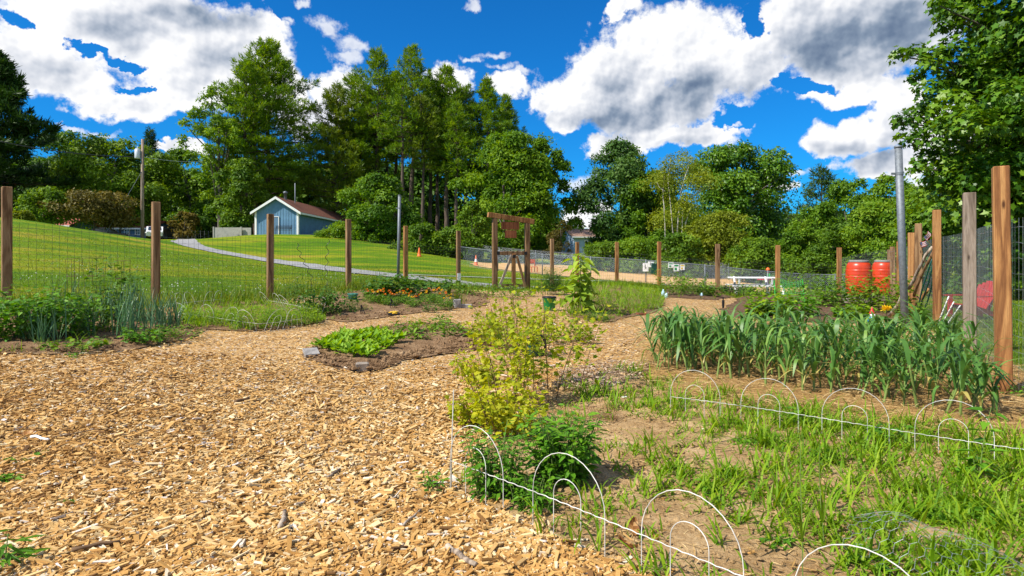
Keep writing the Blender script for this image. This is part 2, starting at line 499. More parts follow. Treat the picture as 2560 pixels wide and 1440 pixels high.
M['red_board'] = timber('red_stained_board', (.16, .05, .02), (.26, .085, .032), (.33, .12, .05), knots=False)
M['drift'] = timber('driftwood', (.16, .12, .09), (.34, .27, .2), (.48, .4, .31), knots=False)
M['galv'] = plain('galvanised_steel', (.17, .19, .21), .6, .45, .14, 30)
M['wire_backlit'] = plain('fence_wire_backlit', (.10, .105, .09), .5, .6, .1)  # same galvanised wire, its backlit darkness put into the colour
M['wire_light'] = plain('fence_wire_bright', (.5, .53, .55), .38, .75, .1)
M['white_wire'] = plain('white_coated_wire', (.58, .57, .52), .5, 0, .22, 9)
M['rust'] = plain('rusty_wire', (.16, .09, .05), .8, .2, .25)
M['leaf_dark'] = foliage('leaf_dark', (.03, .08, .006), (.066, .155, .009), (.13, .235, .013))
M['leaf_mid'] = foliage('leaf_mid', (.045, .115, .006), (.105, .22, .009), (.205, .32, .015), .4)
M['leaf_bright'] = foliage('leaf_bright', (.06, .135, .006), (.13, .235, .009), (.22, .32, .016))
M['leaf_yellow'] = foliage('leaf_yellow', (.10, .135, .006), (.19, .24, .010), (.30, .34, .018))
M['leaf_maple'] = foliage('leaf_maple', (.034, .10, .006), (.08, .19, .010), (.165, .28, .013), .3, .4, .35)
M['leaf_blue'] = foliage('leaf_bluish', (.03, .08, .014), (.065, .15, .024), (.12, .21, .035))
M['leaf_brown'] = foliage('leaf_brown', (.06, .055, .010), (.125, .11, .018), (.21, .165, .03))
M['needle'] = foliage('pine_needle', (.05, .12, .007), (.125, .235, .009), (.235, .335, .013), .4)
M['needle_yellow'] = foliage('pine_needle_yellowish', (.06, .11, .008), (.13, .195, .010), (.22, .28, .016), .3)
M['needle_dark'] = foliage('pine_needle_dark', (.012, .036, .007), (.028, .072, .010), (.06, .115, .013), .22)
M['garlic'] = foliage('garlic_leaf', (.045, .13, .022), (.095, .22, .036), (.19, .32, .06), .28, .45, .4, (.42, .36, .10))
M['garlic_stem'] = foliage('garlic_stem', (.20, .20, .05), (.2, .28, .07), (.3, .34, .10), .15)
M['onion'] = foliage('onion_leaf', (.04, .115, .05), (.08, .19, .085), (.15, .27, .12), .2, .4, .4)
M['weed'] = foliage('weed_leaf', (.08, .19, .005), (.16, .305, .008), (.29, .40, .015), .4)
M['grass_blade'] = foliage('grass_blade', (.055, .135, .003), (.115, .195, .005), (.24, .255, .012), .35)
M['mint'] = foliage('mint_leaf', (.04, .13, .006), (.085, .23, .010), (.16, .33, .015), .3)
M['veg'] = foliage('vegetable_leaf', (.04, .11, .008), (.09, .20, .012), (.18, .30, .02), .3)
M['veg_dark'] = foliage('dark_vegetable_leaf', (.026, .085, .010), (.06, .15, .014), (.11, .22, .02), .28)
M['lettuce'] = foliage('lettuce_leaf', (.11, .24, .012), (.2, .38, .02), (.33, .48, .04), .4)
M['currant'] = foliage('currant_leaf', (.12, .21, .008), (.27, .345, .011), (.46, .46, .02), .42)
M['sunflower'] = foliage('sunflower_leaf', (.12, .22, .014), (.21, .33, .025), (.34, .44, .05), .35)
M['stem'] = plain('green_stem', (.13, .2, .04), .7)
M['twig'] = plain('brown_twig', (.15, .085, .04), .85, 0, .25)
M['dead_leaf'] = foliage('dead_leaf', (.2, .08, .02), (.36, .17, .05), (.5, .3, .12), .2)
M['dry_weed'] = foliage('dry_weed', (.14, .05, .03), (.24, .12, .06), (.36, .24, .12), .15)

# ------------------------------------------------------------------ light: sun, sky, clouds
SUN_AZ = math.radians(-118)      # from the view axis towards the left, a little behind the viewer
SUN_EL = math.radians(47)
sdir = Vector((math.sin(SUN_AZ) * math.cos(SUN_EL), math.cos(SUN_AZ) * math.cos(SUN_EL), math.sin(SUN_EL)))
sl = bpy.data.lights.new("sun", 'SUN'); sl.energy = 5.0; sl.angle = math.radians(.53); sl.color = (1, .94, .84)
so = bpy.data.objects.new("sun", sl); COL.objects.link(so)
so.rotation_euler = sdir.to_track_quat('Z', 'Y').to_euler()
sc.view_settings.view_transform = 'Standard'; sc.view_settings.look = 'None'
sc.view_settings.exposure = 0.6; sc.view_settings.gamma = 1.0


def build_world():
    w = bpy.data.worlds.new("World"); sc.world = w; w.use_nodes = True
    nt = w.node_tree; bg = nt.nodes['Background']; L = nt.links
    sky = N_(nt, 'ShaderNodeTexSky', sky_type='NISHITA'); sky.sun_disc = False
    sky.sun_elevation = SUN_EL; sky.sun_rotation = SUN_AZ; sky.air_density = 1.0; sky.dust_density = .3; sky.ozone_density = 2.5
    tint = mix_(nt, 1.0, sky.outputs['Color'], SKY_TINT, 'MULTIPLY')
    tc = N_(nt, 'ShaderNodeTexCoord'); sp = N_(nt, 'ShaderNodeSeparateXYZ'); L.new(tc.outputs['Generated'], sp.inputs[0])

    def m(op, a, b=None, c=None):
        n = N_(nt, 'ShaderNodeMath', operation=op)
        for i, q in enumerate((a, b, c)):
            if q is None: continue
            if isinstance(q, (int, float)): n.inputs[i].default_value = q
            else: L.new(q, n.inputs[i])
        return n.outputs[0]

    az = m('MULTIPLY', m('ARCTAN2', sp.outputs[0], sp.outputs[1]), 57.2958)
    el = m('MULTIPLY', m('ARCSINE', sp.outputs[2]), 57.2958)
    q0 = N_(nt, 'ShaderNodeCombineXYZ'); L.new(az, q0.inputs[0]); L.new(el, q0.inputs[1])

    def deg(px, py):
        a = math.atan((px - CX) / F)
        return math.degrees(a), math.degrees(math.atan((HY - py) / F * math.cos(a)))

    # two scales of warp make ragged cauliflower outlines
    n1 = noise_(nt, .16, 5, .58, q0.outputs[0]); n2 = noise_(nt, .62, 5, .62, q0.outputs[0])
    def vm(op, a, b, c=None):
        n = N_(nt, 'ShaderNodeVectorMath', operation=op)
        for i, q in enumerate((a, b, c)):
            if q is None: continue
            if isinstance(q, tuple): n.inputs[i].default_value = q
            else: L.new(q, n.inputs[i])
        return n.outputs[0]
    wq = vm('MULTIPLY_ADD', n1.outputs['Color'], (6.0, 4.5, 0), q0.outputs[0])
    wq = vm('MULTIPLY_ADD', n2.outputs['Color'], (2.4, 1.9, 0), wq)
    wq = vm('ADD', wq, (-4.2, -3.2, 0))

    def field(blobs, src, k=.25):
        acc = None
        for (px, py, rx, ry) in blobs:
            c = deg(px, py)
            ra = (deg(px + rx, py)[0] - deg(px - rx, py)[0]) / 2; rb = (deg(px, py - ry)[1] - deg(px, py + ry)[1]) / 2
            v = vm('MULTIPLY_ADD', src, (1 / ra, 1 / rb, 0), (-c[0] / ra, -c[1] / rb, 0))
            n = N_(nt, 'ShaderNodeVectorMath', operation='LENGTH'); L.new(v, n.inputs[0])
            acc = n.outputs['Value'] if acc is None else m('SMOOTH_MIN', acc, n.outputs['Value'], k)
        return m('SUBTRACT', 1.0, acc)

    dens = field(CLOUDS, wq)
    hole = m('MAXIMUM', field(HOLES, wq), 0.0)
    wisp = m('MULTIPLY_ADD', m('MAXIMUM', field(WISPS, wq), 0.0), .9, -.30)
    fb = noise_(nt, .45, 6, .6, q0.outputs[0]); fb2 = noise_(nt, 1.5, 4, .65, q0.outputs[0])
    rough_ = m('MULTIPLY_ADD', m('SUBTRACT', fb.outputs['Fac'], .5), 1.0, m('MULTIPLY', m('SUBTRACT', fb2.outputs['Fac'], .5), .35))
    # unseen broken cloud added outside the view as neutral fill light
    om = N_(nt, 'ShaderNodeMapRange'); om.inputs['From Min'].default_value = 1.0; om.inputs['From Max'].default_value = 1.35
    L.new(m('MAXIMUM', m('DIVIDE', m('ABSOLUTE', az), 52.0), m('DIVIDE', el, 34.0)), om.inputs[0])
    nb = noise_(nt, 3.2, 4, .55, tc.outputs['Generated'])
    rest = m('MULTIPLY_ADD', om.outputs[0], 2.2, m('MULTIPLY_ADD', nb.outputs['Fac'], 5.0, -4.75))
    d = m('ADD', m('MAXIMUM', m('MULTIPLY_ADD', hole, -1.6, dens), rest), rough_)
    dw = m('ADD', wisp, m('MULTIPLY', rough_, 1.2))
    al = N_(nt, 'ShaderNodeMapRange', interpolation_type='SMOOTHSTEP'); L.new(d, al.inputs[0])
    al.inputs['From Min'].default_value = -.08; al.inputs['From Max'].default_value = .26
    alw = N_(nt, 'ShaderNodeMapRange', interpolation_type='SMOOTHSTEP'); L.new(dw, alw.inputs[0])
    alw.inputs['From Min'].default_value = -.05; alw.inputs['From Max'].default_value = .45; alw.inputs['To Max'].default_value = .72
    alpha = m('MAXIMUM', al.outputs[0], alw.outputs[0])
    # relief: broad soft billows, the same noise read a step towards the sun
    qs = vm('ADD', q0.outputs[0], (-1.1, 1.3, 0))
    fs = noise_(nt, .24, 2, .5, qs); f0 = noise_(nt, .24, 2, .5, q0.outputs[0])
    qs2 = vm('ADD', q0.outputs[0], (-.25, .3, 0))
    gs = noise_(nt, 1.0, 2, .5, qs2); g0 = noise_(nt, 1.0, 2, .5, q0.outputs[0])
    rel = m('ADD', m('MULTIPLY', m('SUBTRACT', f0.outputs['Fac'], fs.outputs['Fac']), 1.15), m('MULTIPLY', m('SUBTRACT', g0.outputs['Fac'], gs.outputs['Fac']), .5))
    nl = noise_(nt, .16, 2, .5, q0.outputs[0])
    wg = vm('ADD', vm('MULTIPLY_ADD', nl.outputs['Color'], (7.0, 4.5, 0), q0.outputs[0]), (-3.5, -2.25, 0))
    def soft(lst, lo, hi):
        g_ = N_(nt, 'ShaderNodeMapRange', interpolation_type='SMOOTHSTEP'); L.new(field(lst, wg, .5), g_.inputs[0])
        g_.inputs['From Min'].default_value = lo; g_.inputs['From Max'].default_value = hi; return g_.outputs[0]
    rim = N_(nt, 'ShaderNodeMapRange', interpolation_type='SMOOTHSTEP'); L.new(d, rim.inputs[0]); rim.inputs['From Min'].default_value = .05; rim.inputs['From Max'].default_value = .75
    light = m('ADD', m('MULTIPLY_ADD', soft(GREYS, -.8, 1.0), -.36, 1.02), rel)
    light = m('ADD', light, m('MULTIPLY', soft(DARKS, -.7, .9), -.40))
    light = m('MULTIPLY_ADD', rim.outputs[0], -.10, light)
    cr = ramp(nt, [(0, (.14, .20, .31)), (.22, (.24, .31, .42)), (.5, (.52, .57, .66)), (.75, (.80, .82, .87)), (.95, (1, 1, 1))]); L.new(light, cr.inputs['Fac'])
    cl = mix_(nt, 1.0, cr.outputs['Color'], (1 / SKY_K * .70,) * 3, 'MULTIPLY')
    out = mix_(nt, alpha, tint, cl)
    L.new(out, bg.inputs['Color']); bg.inputs['Strength'].default_value = SKY_K


SKY_K = 0.10
SKY_TINT = (.05, .52, 1.0)
CLOUDS = [(330, 40, 330, 120), (90, 160, 180, 90), (480, 170, 190, 110), (330, 250, 150, 45), (620, 110, 110, 90), (440, 250, 120, 45), (160, 60, 170, 80), (200, 215, 160, 55), (690, 215, 95, 75),
          (845, 220, 75, 65), (790, 290, 110, 60), (1135, 200, 60, 50), (1270, 215, 55, 40),
          (1560, 170, 150, 110), (1690, 110, 190, 110), (1790, 170, 170, 110), (1450, 245, 130, 70), (1620, 270, 210, 75), (1880, 190, 70, 60), (1375, 240, 60, 50),
          (2060, 70, 260, 120), (2260, 60, 160, 120), (1560, 15, 45, 25), (2120, 160, 150, 60), (2140, 215, 170, 32), (2260, 240, 80, 50),
          (1500, 368, 60, 40), (1610, 345, 110, 35), (1760, 340, 110, 28), (1400, 300, 60, 30),
          (2150, 330, 130, 55), (2230, 290, 90, 60), (2060, 365, 70, 36), (2200, 410, 130, 40), (2400, 360, 160, 130),
          (1460, 535, 60, 30), (450, 372, 80, 16), (1960, 480, 60, 14), (-250, 150, 260, 160), (2850, 200, 300, 180), (-700, 250, 300, 120), (3700, 250, 400, 150)]
HOLES = [(35, 45, 45, 32), (200, 110, 70, 16), (300, 140, 70, 16), (330, 205, 40, 10), (1895, 45, 38, 45), (2000, 205, 90, 20), (1880, 300, 120, 30), (700, 40, 25, 40)]
WISPS = [(810, 60, 60, 45), (880, 95, 80, 40), (745, 15, 35, 20), (1180, 15, 40, 25), (1235, 120, 60, 22), (1250, 160, 60, 22), (1300, 180, 80, 22), (1180, 135, 40, 20), (250, 315, 110, 14), (180, 310, 90, 12),
         (1785, 292, 40, 16), (1830, 320, 40, 10), (1440, 470, 70, 45), (720, 75, 40, 25), (860, 130, 60, 30), (2000, 440, 60, 16)]
GREYS = [(500, 40, 190, 38), (330, 55, 160, 40), (560, 140, 90, 40), (100, 190, 90, 50), (480, 215, 60, 30), (1700, 240, 190, 60), (1560, 290, 190, 40), (1590, 330, 110, 18), (1850, 240, 80, 26),
         (2120, 95, 210, 75), (2260, 80, 140, 90), (2020, 130, 120, 60), (2180, 400, 140, 40), (2100, 370, 70, 22), (2280, 360, 60, 60), (1480, 300, 70, 30), (1550, 190, 60, 30), (1560, 385, 60, 16), (1710, 362, 60, 12)]
DARKS = [(500, 25, 150, 30), (2130, 90, 190, 70), (2250, 75, 130, 80), (2040, 120, 110, 55), (1690, 250, 150, 45), (1560, 285, 150, 30)]
build_world()
sc.cycles.max_bounces = 5; sc.cycles.diffuse_bounces = 2; sc.cycles.glossy_bounces = 2; sc.cycles.transmission_bounces = 3
sc.world.cycles.sampling_method = 'MANUAL'; sc.world.cycles.sample_map_resolution = 512


# ------------------------------------------------------------------ ground sheets
def inside(poly, x, y):
    p = np.asarray(poly, float); c = np.zeros(len(x), bool); j = len(p) - 1
    for i in range(len(p)):
        xi, yi = p[i]; xj, yj = p[j]
        if yi != yj:
            k = ((yi > y) != (yj > y)) & (x < (xj - xi) * (y - yi) / (yj - yi) + xi)
            c ^= k
        j = i
    return c


def wobble(poly, step, amp, seed):
    r = np.random.default_rng(seed); out = []
    p = np.array(poly, float); n = len(p)
    for i in range(n):
        a, b = p[i], p[(i + 1) % n]; L = np.linalg.norm(b - a); k = max(1, int(L / step))
        for q in range(k):
            out.append(a + (b - a) * q / k)
    o = np.array(out)
    ph = r.uniform(0, 6.28, (2, 6)); s = np.arange(len(o)) * step
    for d in range(2):
        for k in range(6):
            o[:, d] += amp / (1 + k * .6) * np.sin(s * (1.1 + k * 2.3) + ph[d, k]) * .6
    o += r.normal(0, amp * .18, o.shape)
    return o


def sheet(name, poly, off, mat, step=.12, amp=.05, grid=.3, mound=0.0, mw=.3, lump=0.0, seed=1):
    o = wobble(poly, step, amp, seed)
    lo, hi = o.min(0), o.max(0); r = np.random.default_rng(seed + 99)
    gx, gy = np.meshgrid(np.arange(lo[0], hi[0], grid), np.arange(lo[1], hi[1], grid))
    g = np.stack([gx.ravel(), gy.ravel()], 1) + r.uniform(-.3, .3, (gx.size, 2)) * grid
    g = g[inside(o, g[:, 0], g[:, 1])]
    dm = np.concatenate([np.sqrt(((g[a:a + 2000, None] - o[None]) ** 2).sum(-1)).min(1) for a in range(0, len(g), 2000)]) if len(g) else np.zeros(0)
    g = g[dm > grid * .35]; dm = dm[dm > grid * .35]
    pts = np.concatenate([o, g]); n = len(o)
    vo, _, fa, ov, _, _ = delaunay_2d_cdt([Vector(p) for p in pts], [], [list(range(n))], 1, 1e-6)
    vo = np.array([list(v) for v in vo])
    z = gz(vo[:, 0], vo[:, 1]) + off
    if mound or lump:
        dd = np.concatenate([np.sqrt(((vo[a:a + 2000, None] - o[None]) ** 2).sum(-1)).min(1) for a in range(0, len(vo), 2000)])
        e = np.clip(dd / mw, 0, 1); e = e * e * (3 - 2 * e)
        z += mound * e + lump * r.normal(0, 1, len(vo)) * e
    G_ = Geo(); tri = [f for f in fa if len(f) == 3]
    G_.add(np.c_[vo, z], tri)
    ob = G_.build(name, mat, smooth=True)
    return tag(ob, kind='structure')


def gp(pts):
    return [tuple(G(*p))[:2] for p in pts]


xs = np.unique(np.concatenate([np.array([-2500, -1200, -600, -300, -200, -140]), np.arange(-100, -20, 2.0), np.arange(-20, 20, .4), np.arange(20, 101, 2.0), np.array([140, 200, 300, 600, 1200, 2500])]))
ys = np.unique(np.concatenate([np.array([-1500, -400, -100, -40, -20, -10, -5]), np.arange(-3, 14, .3), np.arange(14, 42, .7), np.arange(42, 112, 1.6), np.array([115, 125, 140, 170, 220, 300, 500, 900, 1600, 2500])]))
X_, Y_ = np.meshgrid(xs, ys)
Zg = gz(X_.ravel(), Y_.ravel())
ii = np.arange(len(ys) - 1)[:, None] * len(xs) + np.arange(len(xs) - 1)[None]
gg = Geo(); gg.add(np.c_[X_.ravel(), Y_.ravel(), Zg], np.stack([ii, ii + 1, ii + 1 + len(xs), ii + len(xs)], -1).reshape(-1, 4))
tag(gg.build('lawn', M['lawn'], smooth=True), kind='structure')

P_CHIP = [(-12, -4), (-9, 5), (-7.4, 8.3), (-6.1, 10.6), (-5.1, 13), (-4.15, 15.7), (-3.2, 17.6), (-1, 18.4), (1, 19.2), (4, 20.6), (7, 20), (9.6, 19.5), (8.9, 15.5), (7.7, 12.2), (6.6, 10), (5.1, 7.3), (3.65, 4.87), (3.0, 3.6), (2.6, 1), (2, -4)]
P_LEFT = gp([(-260, 900), (60, 888), (200, 890), (330, 878), (480, 850), (505, 832), (440, 800), (390, 780), (0, 775), (-260, 785)])
P_WEED = gp([(440, 792), (470, 822), (610, 832), (700, 824), (805, 810), (815, 790), (790, 766), (600, 757), (450, 762)])
P_FLOW = gp([(800, 800), (880, 808), (990, 792), (1100, 778), (1215, 766), (1225, 738), (1100, 722), (900, 730), (780, 752)])
P_LETT = gp([(762, 892), (800, 918), (900, 940), (965, 932), (1010, 908), (1100, 892), (1205, 878), (1215, 848), (1130, 815), (1010, 815), (880, 838), (800, 862)])
P_FRONT = gp([(1130, 1240), (1330, 1338), (1480, 1398), (1650, 1480), (2000, 1640), (2700, 1900), (3000, 1300), (2600, 1120), (2300, 1075), (1900, 1015), (1640, 955), (1560, 930), (1420, 950), (1350, 1000), (1250, 1090), (1180, 1180)])
P_STRAW = gp([(1590, 920), (1690, 1010), (1900, 1050), (2300, 1110), (2720, 1180), (2720, 1010), (2520, 920), (2380, 862), (1640, 850)])
P_BACKR = gp([(1790, 792), (1950, 806), (2120, 812), (2260, 806), (2290, 775), (2230, 738), (2000, 737), (1850, 746)])
P_POST = gp([(1655, 744), (1790, 752), (1900, 740), (1880, 716), (1680, 714)])
P_PATCH = gp([(1420, 795), (1520, 806), (1650, 782), (1662, 742), (1560, 716), (1450, 718)])
P_GREY = gp([(1380, 985), (1480, 1000), (1600, 960), (1640, 915), (1500, 915), (1400, 940)])
BEDS = [P_LEFT, P_WEED, P_FLOW, P_LETT, P_FRONT, P_STRAW, P_BACKR, P_POST, P_PATCH]
sheet('wood_chip_ground', P_CHIP, .012, M['chip_ground'], .2, .1, .3, seed=3)
sheet('left_bed_soil', P_LEFT, .024, M['soil'], .08, .05, .14, .03, .4, .010, 4)
sheet('weedy_bed_soil', P_WEED, .024, M['soil'], .08, .05, .16, .04, .3, .01, 5)
sheet('flower_bed_soil', P_FLOW, .024, M['soil'], .1, .06, .16, .035, .5, .012, 6)
sheet('lettuce_bed_soil', P_LETT, .024, M['soil'], .07, .06, .09, .035, .4, .012, 7)
sheet('sandy_bed_soil', P_FRONT, .024, M['sandy_soil'], .06, .04, .09, .02, .3, .007, 8)
sheet('straw_mulch_ground', P_STRAW, .036, M['straw_ground'], .07, .05, .12, .03, .3, .01, 9)
sheet('back_bed_soil', P_BACKR, .024, M['dark_soil'], .12, .08, .2, .06, .4, .015, 10)
sheet('corner_bed_soil', P_POST, .024, M['dark_soil'], .12, .06, .25, .05, .4, .015, 11)
sheet('weed_patch_soil', P_PATCH, .024, M['soil'], .12, .06, .22, .05, .4, .012, 12)
sheet('dog_park_chips', gp([(1182, 655), (1300, 660), (1400, 664), (1500, 670), (1640, 683), (1800, 694), (1990, 703), (2020, 728), (1900, 730), (1800, 725), (1640, 712), (1500, 700), (1400, 690), (1300, 680), (1180, 665)]), .03, M['park_chips'], .5, .25, 1.0, seed=13)


def path(name, cl, width, mat, off=.02):
    P = [np.array(G(*p))[:2] for p in cl]
    # smooth subdivision
    for _ in range(3):
        Q = [P[0]]
        for a, b in zip(P[:-1], P[1:]): Q += [a * .75 + b * .25, a * .25 + b * .75]
        P = Q + [P[-1]]
    P = np.array(P); T = nrm(np.gradient(P, axis=0)); S = np.c_[-T[:, 1], T[:, 0]]
    r = np.random.default_rng(5); m = 6; k = len(P)
    wl = width / 2 + r.normal(0, .04 + .03 * (width > 1), k); wr = width / 2 + r.normal(0, .04 + .03 * (width > 1), k)
    u = np.linspace(-1, 1, m)
    xy = P[:, None] + S[:, None] * np.where(u < 0, u * wl[:, None], u * wr[:, None])[..., None]
    xy = xy.reshape(-1, 2)
    z = gz(xy[:, 0], xy[:, 1]) + off
    i = np.arange(k - 1)[:, None] * m + np.arange(m - 1)[None]
    g = Geo(); g.add(np.c_[xy, z], np.stack([i, i + 1, i + 1 + m, i + m], -1).reshape(-1, 4))
    return tag(g.build(name, mat, smooth=True), kind='structure')


path('gravel_path', [(530, 594), (478, 597), (455, 603), (470, 613), (530, 628), (620, 643), (720, 657), (870, 678), (1000, 692), (1100, 703), (1180, 713), (1330, 722)], 1.9, M['gravel'], .035)
path('narrow_gravel_path', [(1000, 688), (1060, 690), (1150, 693.5), (1240, 696), (1400, 702), (1560, 708), (1700, 716)], .45, M['gravel'], .045)


# ------------------------------------------------------------------ loose ground cover (nobody could count it)
def free_of_beds(x, y, keep=.0):
    b = np.zeros(len(x), bool)
    for p in BEDS: b |= inside(p, x, y)
    e = np.sin(x * 11 + y * 7) * np.sin(y * 13 - x * 5)
    return ~b | (rng.random(len(x)) < keep * (1 + e))


def make_chips():
    N = 560000
    d = 1.7 * (21 / 1.7) ** rng.random(N)
    x = rng.uniform(-1.0, 1.0, N) * d * 1.0; y = d
    k = inside(P_CHIP, x, y) & free_of_beds(x, y, .22)
    x, y, d = x[k], y[k], d[k]
    keep = rng.random(len(x)) < np.clip(.30 + .25 * (d < 5), 0, 1)
    x, y, d = x[keep], y[keep], d[keep]; n = len(x)
    g = Geo()
    L = np.clip(rng.lognormal(math.log(.020), .6, n), .007, .10) * (1 + (d > 7) * .35); Wd = np.clip(L * rng.uniform(.16, .6, n), .004, .02); T = rng.uniform(.001, .0035, n)
    yaw = rng.uniform(0, 2 * PI, n); tl = rng.normal(0, .16, n); t2 = rng.normal(0, .25, n)
    dx = np.stack([np.cos(yaw) * np.cos(tl), np.sin(yaw) * np.cos(tl), np.sin(tl)], 1)
    up = nrm(np.stack([rng.normal(0, .25, n), rng.normal(0, .25, n), np.ones(n)], 1))
    dy = nrm(np.cross(up, dx)); dz = np.cross(dx, dy)
    c = np.stack([x, y, gz(x, y) + .018 + rng.random(n) * .010 + np.abs(np.sin(tl)) * L * .4], 1)
    big = rng.random(n) < .012; L = np.where(big, L * 2.2 + .02, L); Wd = np.where(big & (rng.random(n) < .5), .006, Wd)
    near = d < 6.5
    for sel in (near, ~near):
        a, b, e = dx[sel] * (L[sel] / 2)[:, None], dy[sel] * (Wd[sel] / 2)[:, None], dz[sel] * (T[sel])[:, None]
        cc = c[sel]; m = len(cc); sk = rng.uniform(.1, 1.0, (m, 1)); s2 = rng.uniform(.2, 1, (m, 1))
        top = np.stack([cc - a - b * sk + e, cc + a - b * s2 + e, cc + a * .93 + b + e, cc - a * .9 + b * s2 + e], 1)
        # chip hues: mostly tan, some dark bark, a few weathered grey
        pt = vn(cc[:, 0], cc[:, 1], 1.1) * .6 + vn(cc[:, 0] + 9, cc[:, 1], .3) * .4
        t = np.clip(rng.normal(.55, .19, m) + (pt - .5) * .85, 0, .9); q = rng.random(m) + (pt - .5) * .14; t = np.where(q < .06, rng.uniform(0, .12, m), t); t = np.where(big[sel] & (rng.random(m) < .7), rng.uniform(.0, .25, m), t); t = np.where(rng.random(m) > .95, rng.uniform(.93, 1, m), t)
        if sel is near:
            bot = top - 2 * e[:, None] - np.array([0, 0, .002])
            v = np.concatenate([top, bot], 1).reshape(-1, 3); o = np.arange(m)[:, None] * 8
            f = np.concatenate([o + np.array([[0, 1, 2, 3]]), o + np.array([[0, 4, 5, 1]]), o + np.array([[1, 5, 6, 2]]), o + np.array([[2, 6, 7, 3]]), o + np.array([[3, 7, 4, 0]])])
            g.add(v, f, np.tile(t, 5))
        else:
            g.add(top.reshape(-1, 3), np.arange(m * 4).reshape(m, 4), t)
    print("chips", n)
    tag(g.build('wood_chips', M['chip']), 'loose tan wood chips covering the garden paths', 'wood chips', kind='stuff')


make_chips()


def scatter(poly, n, seed):
    r = np.random.default_rng(seed); p = np.array(poly); lo, hi = p.min(0), p.max(0)
    x = r.uniform(lo[0], hi[0], n * 3); y = r.uniform(lo[1], hi[1], n * 3)
    k = inside(poly, x, y); return x[k][:n], y[k][:n]


# straw mulch under the garlic
x, y = scatter(P_STRAW, 24000, 21); n = len(x)
g = Geo(); az = rng.uniform(0, 2 * PI, n)
dr = np.stack([np.cos(az), np.sin(az), rng.normal(.03, .12, n)], 1)
add_leaves(g, np.stack([x, y, gz(x, y) + .066 + rng.random(n) * .03], 1), dr, np.stack([rng.normal(0, .4, n), rng.normal(0, .4, n), np.ones(n)], 1), rng.uniform(.05, .2, n), rng.uniform(.003, .006, n), rng.random(n), 'diamond', .1)
x, y = scatter(P_FRONT, 2600, 22); n = len(x); az = rng.uniform(0, 2 * PI, n)
add_leaves(g, np.stack([x, y, gz(x, y) + .048 + rng.random(n) * .01], 1), np.stack([np.cos(az), np.sin(az), rng.normal(.02, .06, n)], 1), np.tile([0, 0, 1.0], (n, 1)), rng.uniform(.03, .12, n), rng.uniform(.003, .007, n), rng.random(n), 'diamond', .1)
tag(g.build('straw_mulch', M['straw']), 'golden straw mulch spread between the garlic stems', 'straw', kind='stuff')


x, y = scatter(P_GREY, 3400, 51); n = len(x); g = Geo(); az = rng.uniform(0, 2 * PI, n); L = np.clip(rng.lognormal(math.log(.026), .5, n), .008, .09)
add_leaves(g, np.stack([x, y, gz(x, y) + .052 + rng.random(n) * .014], 1), np.stack([np.cos(az), np.sin(az), rng.normal(.03, .15, n)], 1), np.stack([rng.normal(0, .3, n), rng.normal(0, .3, n), np.ones(n)], 1), L, L * .4, rng.uniform(0, 1, n), 'diamond', .05)
tag(g.build('weathered_mulch', M['grey_chip']), 'weathered grey mulch patch between the currant bushes and the garlic', 'mulch', kind='stuff')


def clods(name, polys, ns, mat, size, label, seed):
    g = Geo(); r = np.random.default_rng(seed)
    oc = np.array([[1, 0, 0], [-1, 0, 0], [0, 1, 0], [0, -1, 0], [0, 0, 1], [0, 0, -1]], float)
    of = np.array([[0, 2, 4], [2, 1, 4], [1, 3, 4], [3, 0, 4], [2, 0, 5], [1, 2, 5], [3, 1, 5], [0, 3, 5]])
    for p, n in zip(polys, ns):
        x, y = scatter(p, n, seed + n); n = len(x)
        s = np.clip(r.lognormal(math.log(size), .5, n), size * .4, size * 3.5)
        v = oc[None] * s[:, None, None] * r.uniform(.55, 1.2, (n, 6, 1)) * np.array([1, 1, .7]) + r.normal(0, .12, (n, 6, 3)) * s[:, None, None]
        v += np.stack([x, y, gz(x, y) + .045 + .2 * s], 1)[:, None]
        g.add(v.reshape(-1, 3), (np.arange(n)[:, None, None] * 6 + of[None]).reshape(-1, 3))
    tag(g.build(name, mat), label, 'soil', kind='stuff')


clods('soil_clods', [P_LEFT, P_FLOW, P_LETT, P_WEED], [4200, 3600, 5200, 500], M['soil'], .013, 'dry brown crumbs of soil on the vegetable beds', 31)
clods('sandy_clods', [P_FRONT], [5200], M['sandy_soil'], .008, 'pale crumbs and pebbles on the sandy front bed', 33)


